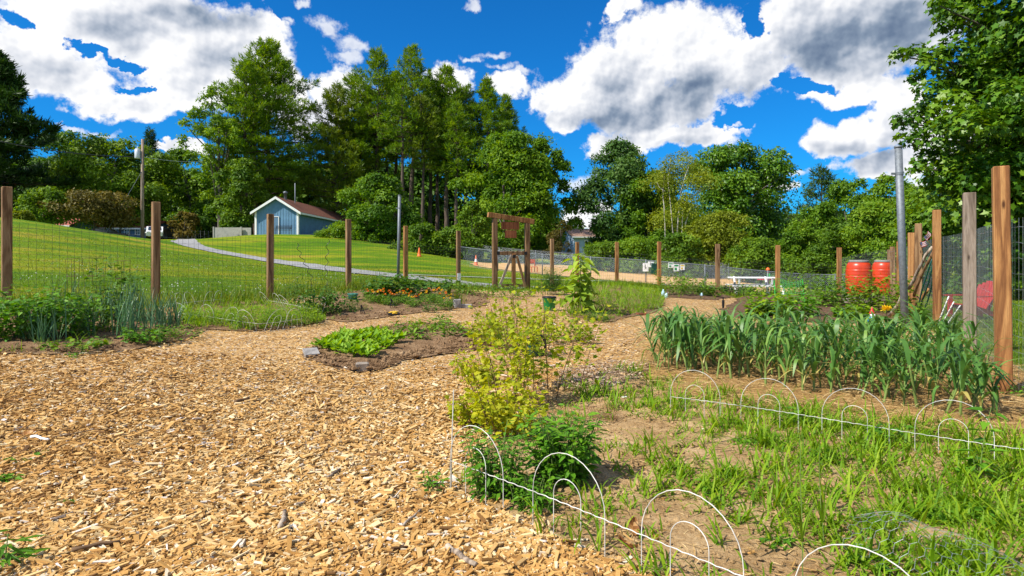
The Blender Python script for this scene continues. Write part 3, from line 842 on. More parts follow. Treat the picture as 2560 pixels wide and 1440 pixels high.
def make_lawn_blades():
    N = 150000; d = 8 * (34 / 8) ** rng.random(N); x = rng.uniform(-1.0, 1.05, N) * d; y = d
    k = ~inside(P_CHIP, x, y); x, y, d = x[k], y[k], d[k]; n = len(x)
    g = Geo()
    add_blades(g, np.stack([x, y, gz(x, y) - .005], 1), rng.uniform(0, 2 * PI, n), rng.uniform(.03, .065, n) * (1 + d * .012), .004 + d * .00045, rng.uniform(.1, .7, n), rng.uniform(.2, .9, n), np.clip(rng.normal(.1, .13, n) + .8 * vn(x * .35, y, 1.7), 0, 1), 2)
    # long unmown fringe at the foot of the left fence
    fl = np.array([(-8.2, 6.9), (-7.4, 8.6), (-6.0, 10.9), (-5.2, 13.0), (-4.3, 16.0), (-3.3, 18.6), (-1.8, 20.2), (.6, 19.6), (2, 22), (4.4, 25), (6, 24), (7.2, 21.6), (9.6, 22)])
    seg = rng.integers(0, len(fl) - 1, 16000); u = rng.random(16000)[:, None]
    p = fl[seg] * (1 - u) + fl[seg + 1] * u + rng.normal(0, .42, (16000, 2)); n = len(p)
    add_blades(g, np.c_[p, gz(p[:, 0], p[:, 1])], rng.uniform(0, 2 * PI, n), rng.gamma(4, .055, n) * np.where(p[:, 1] > 18.5, .5, 1.0), .005 + p[:, 1] * .0004, rng.uniform(0, .5, n), rng.uniform(.2, 1.3, n), np.clip(rng.normal(.5, .25, n), 0, 1), 3)
    # grass beyond the right-hand fence
    N = 26000; x = rng.uniform(4.2, 14, N); y = rng.uniform(4.0, 14, N); k = (~inside(P_CHIP, x, y)) & (x < y * 1.02 + .6); x, y = x[k], y[k]; n = len(x)
    add_blades(g, np.stack([x, y, gz(x, y)], 1), rng.uniform(0, 2 * PI, n), rng.uniform(.04, .11, n), .008, rng.uniform(.1, .6, n), rng.uniform(.2, 1, n), np.clip(rng.normal(.45, .2, n), 0, 1), 2)
    tag(g.build('grass', M['grass_blade'], smooth=True), 'short sunlit grass of the lawn with a longer fringe along the fence', 'grass', kind='stuff')


make_lawn_blades()
N = 2600; d = 11 * (32 / 11) ** rng.random(N); x = rng.uniform(-.9, .3, N) * d; k = ~inside(P_CHIP, x, d) & (vn(x, d, 3.0) > .5); x, d = x[k], d[k]; n = len(x); g = Geo()
for q in range(2): add_leaves(g, np.stack([x, d, gz(x, d) + .06], 1), rng.normal(0, 1, (n, 3)), rng.normal(0, 1, (n, 3)), .022, .02, .5, 'oval')
tag(g.build('clover_blossoms', M['white_wire']), 'tiny white clover blossoms sprinkled over the lawn', 'clover', kind='stuff')


def make_weed_grass():
    g = Geo()
    def tufts(poly, n, seed, hm, dens=None, per=8, w=.006):
        x, y = scatter(poly, n, seed)
        if dens is not None:
            k = rng.random(len(x)) < dens(x, y); x, y = x[k], y[k]
        m = len(x); x = np.repeat(x, per); y = np.repeat(y, per); hh = np.repeat(rng.gamma(5, hm / 5, m), per)
        x = x + rng.normal(0, .022, len(x)); y = y + rng.normal(0, .022, len(x)); q = len(x)
        add_blades(g, np.stack([x, y, gz(x, y) + .03], 1), rng.uniform(0, 2 * PI, q), hh * rng.uniform(.5, 1.2, q), w * rng.uniform(.6, 1.5, q), rng.uniform(.1, .85, q), rng.uniform(.3, 1.9, q), np.clip(rng.normal(.52, .22, q), 0, 1), 4)
    # sparse near the currant bushes, dense at the right of the front bed
    nz = np.random.default_rng(8).uniform(0, 6.28, 8)
    def dens(x, y):
        pat = np.sin(x * 3.1 + nz[0]) * np.sin(y * 3.7 + nz[1]) + .6 * np.sin(x * 7.3 + y * 4 + nz[2]) + .4 * np.sin(y * 9 - x * 5 + nz[3])
        return np.clip((x / y - .13) * 1.5 + .10 + pat * .28, .02, .95)
    tufts(P_FRONT, 4300, 41, .105, dens, 9, .0085)
    tufts(P_WEED, 1300, 42, .11, None, 8, .009)
    tufts(P_PATCH, 800, 43, .22, None, 7, .011)
    tufts(P_FLOW, 200, 44, .08, None, 6, .006)
    tufts(P_LEFT, 260, 45, .12, None, 6, .006)
    tufts(P_BACKR, 160, 46, .15, None, 6, .008)
    tufts(P_POST, 240, 47, .25, None, 6, .01)
    tag(g.build('weed_grass', M['weed'], smooth=True), 'bright green crabgrass and weeds sprouting on the beds', 'weeds', kind='stuff')


make_weed_grass()


# ------------------------------------------------------------------ trees
def crown_leaves(g, lobes, N, size, shape='diamond', squash=.85, up=.4, tvar=.22, tmid=.5, asp=.6):
    lobes = np.asarray(lobes, float); w = lobes[:, 3] ** 2; w /= w.sum()
    i = rng.choice(len(lobes), N, p=w)
    dv = nrm(rng.normal(0, 1, (N, 3))); dv[:, 2] = np.where(dv[:, 2] < -.45, -dv[:, 2], dv[:, 2])
    rr = lobes[i, 3] * (1 - .55 * rng.random(N) ** 2.0) * (1 + rng.normal(0, .10, N))
    p = lobes[i, :3] + dv * rr[:, None] * np.array([1, 1, squash])
    nor = nrm(dv * .7 + np.array([0, 0, up]) + rng.normal(0, .45, (N, 3)))
    dd = rng.normal(0, 1, (N, 3)) + dv * .6 - np.array([0, 0, .35])
    dd = dd - nor * (dd * nor).sum(1)[:, None]
    lt = rng.normal(0, .15, len(lobes))
    t = np.clip(tmid + lt[i] + rng.normal(0, tvar * .7, N), 0, 1)
    L = size * rng.uniform(.6, 1.35, N)
    add_leaves(g, p, dd, nor, L, L * asp, t, shape, .12)


def env(t, kind):
    if kind == 'round': return np.sin(PI * np.clip(t * .82 + .14, 0, 1)) ** .6
    if kind == 'oval': return np.sin(PI * np.clip(t * .86 + .1, 0, 1)) ** .8
    if kind == 'cone': return np.clip(1.02 - t, 0.06, 1) ** .8 * np.clip(t * 6 + .5, 0, 1)
    if kind == 'mound': return np.sqrt(np.clip(1 - (t * .96) ** 2, 0, 1))
    return np.ones_like(t)


def wig(p0, p1, n, amp, r):
    p0, p1 = np.array(p0, float), np.array(p1, float)
    u = np.linspace(0, 1, n)[:, None]
    w = r.normal(0, amp, (n, 3)).cumsum(0); w -= w[:1] + (w[-1:] - w[:1]) * u
    return p0 + (p1 - p0) * u + w


def broadleaf(name, label, px, d, top, wpx, mat, leaves=9000, size=.34, kind='round', cb=.12, cat='tree', nl=26, trunk=True, barkm='bark_grey', tmid=.5, zb=None, group=None, yw=1.0, lob=(.17, .36), seed=None, shape='diamond', lean=0.0):
    r = np.random.default_rng(seed or int(px * 7 + d * 13 + top))
    b = W(px, d)
    if zb is not None: b.z = zb
    H = ZP(top, d) - b.z; R = wpx / 2 / F * d
    root = thing(name, label, cat, b, group=group)
    ph1, ph2 = r.uniform(0, 6.28, 2)
    lobes = []; nl = int(nl * 1.9)
    for q in range(nl):
        t = (q + r.random()) / nl; a = r.uniform(0, 2 * PI); lr = R * r.uniform(*lob) * (1.15 if q % 3 == 0 else .8) * (.75 if t > .8 else 1)
        lr = min(lr, H * .3)
        e = max(0.02, env(np.array([t]), kind)[0] * R - lr * .4) * math.sqrt(r.uniform(.3, 1.08)) * (1 + .24 * math.sin(2 * a + ph1) + .2 * math.sin(t * 9 + ph2 + a))
        z = H * cb + (H * (1 - cb)) * t
        z = min(z, H - lr * .75)
        lobes.append((math.cos(a) * e + lean * H * t, math.sin(a) * e * yw, max(z, lr * .5), lr))
    if trunk:
        g = Geo(); tr = max(.06, H * .016)
        tp = wig((0, 0, -.2), (lean * H * .8, 0, H * .8), 9, tr * .35, r)
        add_tube(g, tp, np.linspace(tr * 1.25, tr * .25, 9), 8)
        for (lx, ly, lz, lr) in [lobes[k] for k in r.choice(nl, min(12, nl), replace=False)]:
            z0 = lz * r.uniform(.45, .75); k = min(8, int(z0 / (H * .8) * 8))
            add_tube(g, wig(tp[k], (lx, ly, lz), 6, tr * .3, r), np.linspace(tr * .45, tr * .08, 6), 5)
        g.build('trunk', M[barkm], root, True)
    leaves = int(leaves * 2.5)
    g = Geo(); crown_leaves(g, lobes, leaves, size * (1.12 if d > 30 else 1), shape, tmid=tmid)
    # stray sprays outside the lobes break the outline
    n = leaves // 6; a = r.uniform(0, 2 * PI, n); t = r.random(n) * 1.03
    e = env(np.clip(t, 0, 1), kind) * R * r.uniform(.75, 1.2, n) + .02 * R
    p = np.stack([np.cos(a) * e + lean * H * t, np.sin(a) * e * yw, H * cb + H * (1 - cb) * np.clip(t, 0, 1.03)], 1)
    keep = np.sin(a * 7 + t * 19) + np.sin(t * 37 + a * 3) > .35
    p = p[keep]; m = len(p)
    L = size * r.uniform(.6, 1.2, m)
    add_leaves(g, p, rng.normal(0, 1, (m, 3)) - [0, 0, .3], nrm(rng.normal(0, .5, (m, 3)) + [0, 0, .8]), L, L * .6, np.clip(rng.normal(tmid, .2, m), 0, 1), shape, .1)
    g.build('crown', M[mat], root)
    return root


def pine(name, label, px, d, top, wpx, mat='needle', cb=.3, dens=1.0, group=None, seed=None, lean=0.0, prof='white', tmid=.5, tuft=.62, extra_trunk=False):
    r = np.random.default_rng(seed or int(px * 5 + d * 11 + top))
    b = W(px, d); H = ZP(top, d) - b.z; R = wpx / 2 / F * d
    root = thing(name, label, 'pine tree' if prof == 'white' else 'conifer', b, group=group)
    gt, gl = Geo(), Geo()
    tr = H * .0135
    tp = wig((0, 0, -.3), (lean * H, 0, H * .985), 14, tr * .22, r)
    add_tube(gt, tp, np.linspace(tr * 1.15, tr * .06, 14) + .01, 8)
    if extra_trunk:
        add_tube(gt, wig((-1.9, .5, -.3), (-2.4, .4, H * .86), 12, tr * .25, r), np.linspace(tr * .9, tr * .05, 12) + .01, 8)
    z = H * cb; ph = 0.0
    P, D, Nn, LL, TT = [], [], [], [], []
    while z < H * .985:
        t = (z - H * cb) / (H * (1 - cb))
        if prof == 'white': L0 = R * (min(1, .55 + t * 1.6) if t < .28 else (1 - ((t - .28) / .72) ** 1.35) * 1.0) + .25
        else: L0 = R * (1 - t) ** .85 * min(1, .6 + 3 * t) + .15
        ph += r.uniform(.3, 1.2)
        for k in range(r.integers(4, 7)):
            if r.random() < (.16 if prof == 'white' else .05): continue
            a = ph + k * 2 * PI / 5 + r.normal(0, .22); L = L0 * np.clip(r.normal(.84, .2), .3, 1.15)
            el = (-.10 + .85 * t ** 1.5 + r.normal(0, .09)) if prof == 'white' else (-.25 + .75 * t + r.normal(0, .06))
            u = np.linspace(0, 1, 6)
            c = np.interp(z / H, np.linspace(0, 1, 14), np.arange(14)); q = int(c)
            o = tp[min(q, 13)] * (1 - (c - q)) + tp[min(q + 1, 13)] * (c - q)
            hd = np.array([math.cos(a), math.sin(a), 0])
            bp = o + hd * (u * L * math.cos(el))[:, None] + np.array([0, 0, 1.0]) * (u * L * math.sin(el) + .10 * L * u ** 2.2)[:, None]
            add_tube(gt, bp, np.linspace(tr * (.34 - .2 * t), .012, 6), 4, cap=False)
            n = max(3, int(L * 7 * dens))
            s = r.beta(2.0, 1.15, n) * .98 + .05
            s = np.clip(s, .18 if prof == 'white' else .1, 1.03)
            base = np.stack([np.interp(s, u, bp[:, j]) for j in range(3)], 1)
            side = np.array([-hd[1], hd[0], 0]); lat = r.normal(0, 1, n) * (.28 * L * (1.12 - s) + .16)
            pos = base + side * lat[:, None] + hd * (-np.abs(lat) * .35)[:, None] + np.array([0, 0, 1]) * r.normal(.10, .16, n)[:, None]
            dv = nrm(hd * .8 + side * np.sign(lat)[:, None] * .55 + np.array([0, 0, .45]) + r.normal(0, .38, (n, 3)))
            P.append(pos); D.append(dv); LL.append(tuft * r.uniform(.6, 1.25, n)); TT.append(np.clip(r.normal(tmid + r.normal(0, .1), .17, n), 0, 1))
        z += (.62 if prof == 'white' else .5) * r.uniform(.7, 1.3) * (1.25 - .5 * t)
    P, D, LL, TT = np.concatenate(P), np.concatenate(D), np.concatenate(LL), np.concatenate(TT)
    n = len(P)
    for _ in range(8):
        add_leaves(gl, P + rng.normal(0, .07, (n, 3)), nrm(D * .7 + rng.normal(0, .55, (n, 3)) + [0, 0, .25]), nrm(rng.normal(0, .7, (n, 3)) + [0, 0, .6]), LL * rng.uniform(.7, 1.15, n), LL * .16, TT, 'needle', -.1)
    gt.build('trunk', M['bark'], root, True)
    gl.build('crown', M[mat], root)
    return root


# ---- left edge and the wood behind the houses
pine('dark_conifer', 'very dark tall conifer at the left edge beside the overhead cable', -8, 74, 130, 270, 'needle_dark', .05, 1.6, prof='white', tuft=.85, tmid=.45)
broadleaf('maple_tree', 'dark green round-topped tree left of the lighter tree behind the pole', 165, 96, 335, 200, 'leaf_dark', 8000, .42, seed=3)
broadleaf('ash_tree', 'large light green tree behind the utility pole with the transformer', 288, 82, 345, 265, 'leaf_bright', 12000, .38, tmid=.45)
pine('spruce_tree', 'small pointed conifer peeking over the treetops behind the utility pole', 375, 98, 318, 120, 'needle_dark', .2, 1.2, prof='fir', tmid=.7)
broadleaf('oak_tree', 'broad mid green tree between the utility pole and the left pines', 478, 92, 378, 215, 'leaf_mid', 10000, .4)
broadleaf('young_tree', 'small bright green tree on the hill above the red roof', 112, 62, 468, 120, 'leaf_bright', 3200, .28, cb=.3)
broadleaf('crabapple_tree', 'bronze brown leaved tree in front of the blue house with white windows', 235, 64, 478, 165, 'leaf_brown', 3000, .25, cb=.42, nl=22)
broadleaf('crabapple_tree', 'smaller bronze tree overlapping the red roof left of the pole', 300, 66, 512, 80, 'leaf_brown', 1100, .25, cb=.42, nl=14)
broadleaf('maple_shrub', 'small orange tinted shrub behind the wire fence near the path bend', 462, 78, 530, 62, 'leaf_brown', 1500, .26, cb=.1, nl=12, tmid=.8, cat='shrub')
broadleaf('forsythia_bush', 'low yellow green bush on the skyline beside the left post', 52, 52, 528, 60, 'leaf_yellow', 1600, .2, 'mound', 0, 'shrub', 12, False, tmid=.35)
broadleaf('understory_tree', 'dark leafy tree in the shade left of the blue shed', 540, 86, 500, 130, 'leaf_dark', 4500, .36, cb=.05)
broadleaf('understory_tree', 'low leafy tree behind the white panel wall beside the shed', 600, 90, 520, 110, 'leaf_dark', 3500, .36, cb=.05)
# ---- pines around the shed
pine('white_pine', 'tallest white pine with two dark trunks behind the blue shed', 672, 86, 92, 330, 'needle', .22, 1.1, extra_trunk=True, seed=21)
pine('white_pine', 'white pine leaning left with sunlit needles left of the tallest pine', 608, 80, 140, 190, 'needle', .34, .9, lean=.02, seed=22)
broadleaf('locust_tree', 'airy broadleaf tree with a wispy outline left of the tall pines', 545, 78, 215, 170, 'leaf_mid', 2600, .34, 'oval', .28, nl=34, lob=(.1, .2), tmid=.6)
broadleaf('beech_tree', 'yellow green tree beneath the left pines beside the shed gable', 600, 74, 400, 120, 'leaf_bright', 4200, .32, cb=.14, tmid=.3)
# ---- central pine stand
for px, d, top, w, mat, cb, dn, lb in [
        (842, 88, 205, 240, 'needle_yellow', .08, .9, 'sparse yellowish white pine at the left end of the central pine stand'),
        (896, 92, 162, 215, 'needle', .25, .9, 'white pine with a slanting left outline above the brown shed roof'),
        (942, 90, 112, 165, 'needle', .45, .9, 'white pine with the higher left spire of the central pine stand'),
        (990, 96, 178, 150, 'needle_yellow', .48, .8, 'thin yellowish pine between the two spires of the central stand'),
        (1030, 90, 110, 150, 'needle', .5, .9, 'white pine with the tallest feathery spire in the central stand'),
        (1072, 98, 190, 140, 'needle', .5, .9, 'bare-trunked pine right of the tallest central spire'),
        (1118, 92, 158, 180, 'needle', .42, 1.0, 'dense dark pine with a rounded top in the central stand'),
        (1165, 98, 220, 150, 'needle_dark', .4, 1.0, 'dark pine between the rounded pine and the right hand peak'),
        (1218, 92, 192, 150, 'needle', .36, 1.1, 'pointed dense pine near the right end of the central stand'),
        (870, 100, 300, 120, 'needle_yellow', .25, .7, 'shorter yellowish pine low in the left of the central stand'),
        (915, 101, 240, 110, 'needle', .5, .7, 'slender bare-trunked pine behind the vine covered small tree'),
        (965, 103, 200, 110, 'needle', .52, .7, 'slender pine whose bare trunk rises left of the far steel pipe'),
        (1008, 84, 200, 120, 'needle', .55, .7, 'slender pine whose bare trunk rises just right of the far steel pipe'),
        (1052, 86, 230, 120, 'needle_yellow', .5, .7, 'slender yellowish pine in the middle of the bare trunks'),
        (1095, 102, 215, 120, 'needle', .5, .7, 'slender pine behind the dense rounded one'),
        (1140, 86, 250, 120, 'needle', .45, .8, 'shorter pine in front of the gap left of the right hand peak'),
        (1264, 96, 232, 140, 'needle', .3, 1.1, 'rightmost pine of the central stand above the broadleaf crown')]:
    pine('white_pine', lb, px, d, top, w, mat, cb, dn, group='pines of the central stand')
broadleaf('basswood_tree', 'big bright broadleaf tree in front of the central pines behind the gate', 1262, 66, 335, 215, 'leaf_mid', 13000, .32, cb=.05, nl=34, tmid=.6)
broadleaf('basswood_tree', 'dark rounded broadleaf tree right of the garden gate sign', 1352, 68, 345, 165, 'leaf_mid', 10000, .32, cb=.04, nl=28, tmid=.42)
broadleaf('grape_covered_tree', 'vine covered small tree right of the blue shed', 945, 58, 438, 165, 'leaf_mid', 8000, .26, cb=.02, nl=30, tmid=.45)
broadleaf('sumac_bush', 'bright green bushes against the dark right wall of the shed', 858, 60, 556, 110, 'leaf_mid', 2600, .2, 'mound', 0, 'shrub', 16, False, tmid=.7)
broadleaf('sumac_bush', 'bright low bush below the central pines left of the gate', 1055, 50, 560, 110, 'leaf_bright', 3200, .2, 'mound', 0, 'shrub', 18, False, tmid=.35)
broadleaf('sumac_bush', 'pale green sapling clump directly left of the gate beam', 1180, 52, 505, 95, 'leaf_bright', 3400, .2, 'oval', .02, 'shrub', 18, True, tmid=.3)
broadleaf('sumac_bush', 'rounded green bush behind the chain link fence left of the gate', 1130, 50, 570, 110, 'leaf_bright', 3200, .2, 'mound', 0, 'shrub', 18, False, tmid=.3)
broadleaf('sumac_bush', 'leafy bush seen through the garden gate frame', 1275, 54, 560, 120, 'leaf_mid', 3000, .22, 'mound', 0, 'shrub', 18, False, tmid=.5)
broadleaf('thorn_bush', 'brownish thin bush between the gate and the distant blue house', 1402, 56, 552, 70, 'leaf_brown', 1500, .16, 'mound', .02, 'shrub', 14, True, tmid=.25)
# ---- right of the gap
broadleaf('poplar_tree', 'bluish green tall tree at the left end of the right hand trees', 1550, 70, 355, 200, 'leaf_blue', 11000, .32, 'oval', .02, nl=40)
broadleaf('hornbeam_tree', 'dark leafy tree between the bluish tree and the white birch', 1620, 68, 430, 190, 'leaf_mid', 10000, .32, cb=.0, tmid=.45, nl=32)
broadleaf('maple_tree', 'big dome shaped dark green maple right of the white birch', 1842, 74, 368, 300, 'leaf_maple', 19000, .36, cb=.02, nl=44, tmid=.5)
pine('dark_conifer', 'ragged dark conifer top between the dome maple and the right hedge', 2052, 64, 412, 170, 'needle_dark', .05, 1.0, prof='white', tmid=.8, tuft=.5)
broadleaf('cherry_tree', 'mid green tree behind the two orange rain barrels', 2130, 56, 452, 190, 'leaf_mid', 8000, .27, cb=.02, nl=30)
broadleaf('cherry_tree', 'leafy tree behind the upper part of the grey pipe', 2235, 44, 440, 170, 'leaf_mid', 7500, .22, cb=.02, nl=28, tmid=.6)
broadleaf('willow_bush', 'bright yellow green rounded bush in front of the dome maple', 1800, 52, 532, 200, 'leaf_yellow', 8000, .2, 'mound', 0, 'shrub', 34, False, tmid=.35)
for px, d, top, w, mt, n, tm, lb in [
        (1510, 50, 605, 120, 'leaf_bright', 2600, .4, 'low green bush below the distant blue house'),
        (1600, 49, 592, 140, 'leaf_mid', 3200, .6, 'green bush behind the white notices on the chain link fence'),
        (1700, 48, 585, 130, 'leaf_bright', 3200, .3, 'light green bush under the white birch stems'),
        (1890, 47, 595, 150, 'leaf_bright', 3600, .35, 'lime green bush right of the rounded yellow green bush'),
        (2000, 46, 552, 130, 'leaf_mid', 4500, .6, 'vine draped mound behind the far wooden posts'),
        (2100, 43, 560, 170, 'leaf_bright', 4500, .25, 'tall vine hedge behind the orange barrels'),
        (2190, 38, 510, 160, 'leaf_mid', 5500, .7, 'vine hedge rising toward the grey pipe'),
        (2275, 32, 470, 160, 'leaf_mid', 6500, .65, 'high leafy hedge right behind the grey pipe'),
        (2010, 44, 645, 210, 'leaf_bright', 3500, .2, 'low hedge along the end of the chain link fence')]:
    broadleaf('hedge_bush', lb, px, d, top, w, mt, n, .19, 'mound', 0, 'shrub', 24, False, tmid=tm, group='bushes along the park edge')
broadleaf('woodland_edge_bush', 'dark shady bush behind the grey weathered post on the right', 2400, 20, 430, 260, 'leaf_mid', 7000, .15, 'mound', 0, 'shrub', 34, False, tmid=.4, shape='maple')
broadleaf('woodland_edge_bush', 'dark shady bush at the right edge behind the nearest post', 2590, 17, 420, 300, 'leaf_mid', 7000, .14, 'mound', 0, 'shrub', 34, False, tmid=.3, shape='maple')


# white birch with bare leaning stems
def birch():
    b = W(1705, 60); root = thing('birch_tree', 'white birch clump with bare pale stems and thin olive leaves', 'tree', b)
    s = 60 / F; g = Geo(); r = np.random.default_rng(4)
    stems = [[(1668, 640), (1664, 560), (1660, 470), (1668, 420)], [(1690, 640), (1680, 540), (1672, 455), (1678, 395)], [(1690, 590), (1700, 480), (1720, 420), (1726, 392)],
             [(1700, 640), (1712, 560), (1730, 490), (1762, 470)], [(1712, 560), (1728, 520), (1752, 512)], [(1700, 600), (1703, 540), (1706, 500)], [(1660, 480), (1648, 470), (1640, 455)], [(1730, 490), (1745, 470), (1755, 455)], [(1700, 480), (1718, 470), (1735, 445)]]
    tips = []
    for k, st in enumerate(stems):
        y = r.uniform(-1, .2)
        p = np.array([[(a - 1705) * s, y + i * .12, ZP(c, 60) - b.z] for i, (a, c) in enumerate(st)])
        p[0, 2] = max(-.2, p[0, 2] - (.5 if k in (0, 1, 3) else 0))
        add_tube(g, np.concatenate([wig(p[i], p[i + 1], 5, .04, r)[:-1] for i in range(len(p) - 1)] + [p[-1:]]), np.linspace(.062 if len(st) > 3 else .04, .014, 4 * (len(p) - 1) + 1), 6)
        tips.append(p)
    g.build('trunk', M['birch'], root, True)
    g = Geo(); lob = []
    for p in tips:
        for q in p[1:]: lob.append((q[0] + r.normal(0, .5), q[1] + r.uniform(-1.2, 1.6), q[2] + .2, r.uniform(.6, 1.5)))
    lob += [(.3, 2.0, ZP(430, 60) - b.z, 2.2), (-1.0, 2, ZP(450, 60) - b.z, 1.8), (1.8, 2.0, ZP(440, 60) - b.z, 1.7), (0, 2.2, ZP(520, 60) - b.z, 2.2), (1.4, 2.2, ZP(560, 60) - b.z, 1.8), (-1.2, 2.2, ZP(560, 60) - b.z, 1.6)]
    crown_leaves(g, lob, 13000, .2, tmid=.5)
    g.build('crown', M['leaf_yellow'], root)


birch()


# the near maple whose trunk stands outside the frame
def near_maple():
    b = Vector((15.6, 17.5, g1(15.6, 17.5))); d = 17.0
    root = thing('maple_tree', 'big near maple with toothed leaves filling the top right corner', 'tree', b)
    r = np.random.default_rng(77); s = d / F
    L = [(2660, 60, 330), (2520, 130, 150), (2450, 60, 95), (2420, 200, 110), (2480, 260, 130), (2560, 320, 150), (2400, 310, 90), (2460, 380, 110), (2560, 430, 130), (2680, 330, 260), (2370, 150, 62), (2330, 165, 40), (2290, 135, 28), (2250, 140, 26), (2390, 40, 40),
         (2350, 15, 26), (2420, 5, 60), (2330, 225, 38), (2290, 200, 22), (2300, 300, 48), (2255, 305, 28), (2345, 350, 55), (2290, 350, 30), (2250, 345, 16), (2330, 400, 42), (2380, 420, 70), (2300, 425, 30), (2440, 460, 80), (2530, 510, 110), (2640, 520, 170), (2420, -60, 100), (2520, -100, 160), (2480, 180, 120), (2330, 260, 30)]
    lob = []; g = Geo()
    tz = 9.0
    add_tube(g, wig((0, 0, -.2), (-.5, -.3, tz), 10, .06, r), np.linspace(.42, .16, 10), 10)
    for px, py, rp in L:
        dd = d + r.uniform(-2.2, 1.5) * (1 if rp > 60 else .5)
        p = np.array([(px - CX) / F * dd - b.x, dd - b.y, ZP(py, dd) - b.z])
        for k in range(1 if rp < 70 else 4):
            o = r.normal(0, rp * s * .42, 3) if k else np.zeros(3)
            lob.append((*(p + o), rp * s * (1.0 if rp < 70 else .55)))
        st = np.array([-.3, -.2, np.clip(p[2] * .75, 2, tz - .3)])
        mid = (st + p) / 2 + np.array([0, 0, .35])
        add_tube(g, np.concatenate([wig(st, mid, 5, .05, r)[:-1], wig(mid, p, 5, .05, r)]), np.linspace(.10, .015, 9), 5)
    g.build('trunk', M['bark_grey'], root, True)
    g = Geo(); crown_leaves(g, lob, 40000, .15, 'maple', .8, .55, .3, .5, .95)
    g.build('crown', M['leaf_maple'], root)


near_maple()


# far-off wood that reads as one mass behind the single trees
def far_wood():
    g = Geo(); r = np.random.default_rng(9); lob = []
    for px in np.arange(-400, 3200, 26):
        t = np.interp(px, [-400, 100, 560, 700, 1250, 1400, 1430, 1500, 1550, 2300, 3200], [330, 400, 425, 395, 405, 560, 562, 556, 540, 530, 470])
        d = np.interp(px, [-400, 560, 900, 1400, 1460, 1520, 2000, 3200], [104, 110, 122, 130, 190, 150, 90, 70])
        for k in range(6):
            dd = d + r.uniform(-3, 5); lr = r.uniform(1.4, 2.8) * d / 100
            py = t + (640 - t) * (k / 6.0) + r.uniform(-8, 14)
            p = W(px + r.uniform(-14, 14), dd)
            lob.append((p.x, p.y, max(p.z + lr * .5, ZP(py, dd) - lr), lr))
    crown_leaves(g, lob, 230000, 1.15, tmid=.45)
    g2 = Geo()
    tag(g.build('far_woods', M['leaf_dark']), 'dark wood far behind the single trees and houses', 'woods', kind='stuff')


far_wood()

# ------------------------------------------------------------------ buildings
M['blue_siding'] = plain('blue_painted_siding', (.115, .24, .375), .65, 0, .10, 1.3)
M['pale_blue'] = plain('pale_blue_siding', (.33, .44, .60), .6, 0, .05, 3)
M['house_blue'] = plain('slate_blue_siding', (.10, .19, .30), .6, 0, .06, 3)
M['white_paint'] = plain('white_paint', (.80, .80, .78), .5, 0, .05, 8)
M['red_roof'] = plain('red_brown_shingles', (.165, .068, .044), .9, 0, .22, 9, .2, .5)
M['brown_roof'] = plain('brown_shingles', (.27, .17, .12), .9, 0, .15, 6, .2, .4)
M['pink_roof'] = plain('faded_red_shingles', (.36, .11, .085), .9, 0, .12, 4, .2, .4)
M['glass'] = plain('dark_window_glass', (.03, .045, .06), .08, 0, .1, 2, .6)
M['black_metal'] = plain('black_metal', (.018, .018, .02), .45, .3, .1)
M['beige_wall'] = plain('beige_panel', (.34, .33, .29), .8, 0, .08, 4)
M['pole_wood'] = timber('utility_pole_timber', (.17, .12, .085), (.27, .2, .15), (.35, .28, .22), knots=False)
M['transformer'] = plain('pale_grey_enamel', (.55, .58, .62), .4, .1, .06)


def batten_siding(g, x0, x1, y, z0, zf, step, axis='x'):
    """thin battens proud of a wall; zf gives the wall top at each place"""
    for q in np.arange(x0 + step, x1 - .05, step):
        h = zf(q) - z0
        if axis == 'x': add_box(g, (q, y - .012, z0 + h / 2), (.05, .02, h - .02))
        else: add_box(g, (y + .012, q, z0 + h / 2), (.02, .05, h - .02))


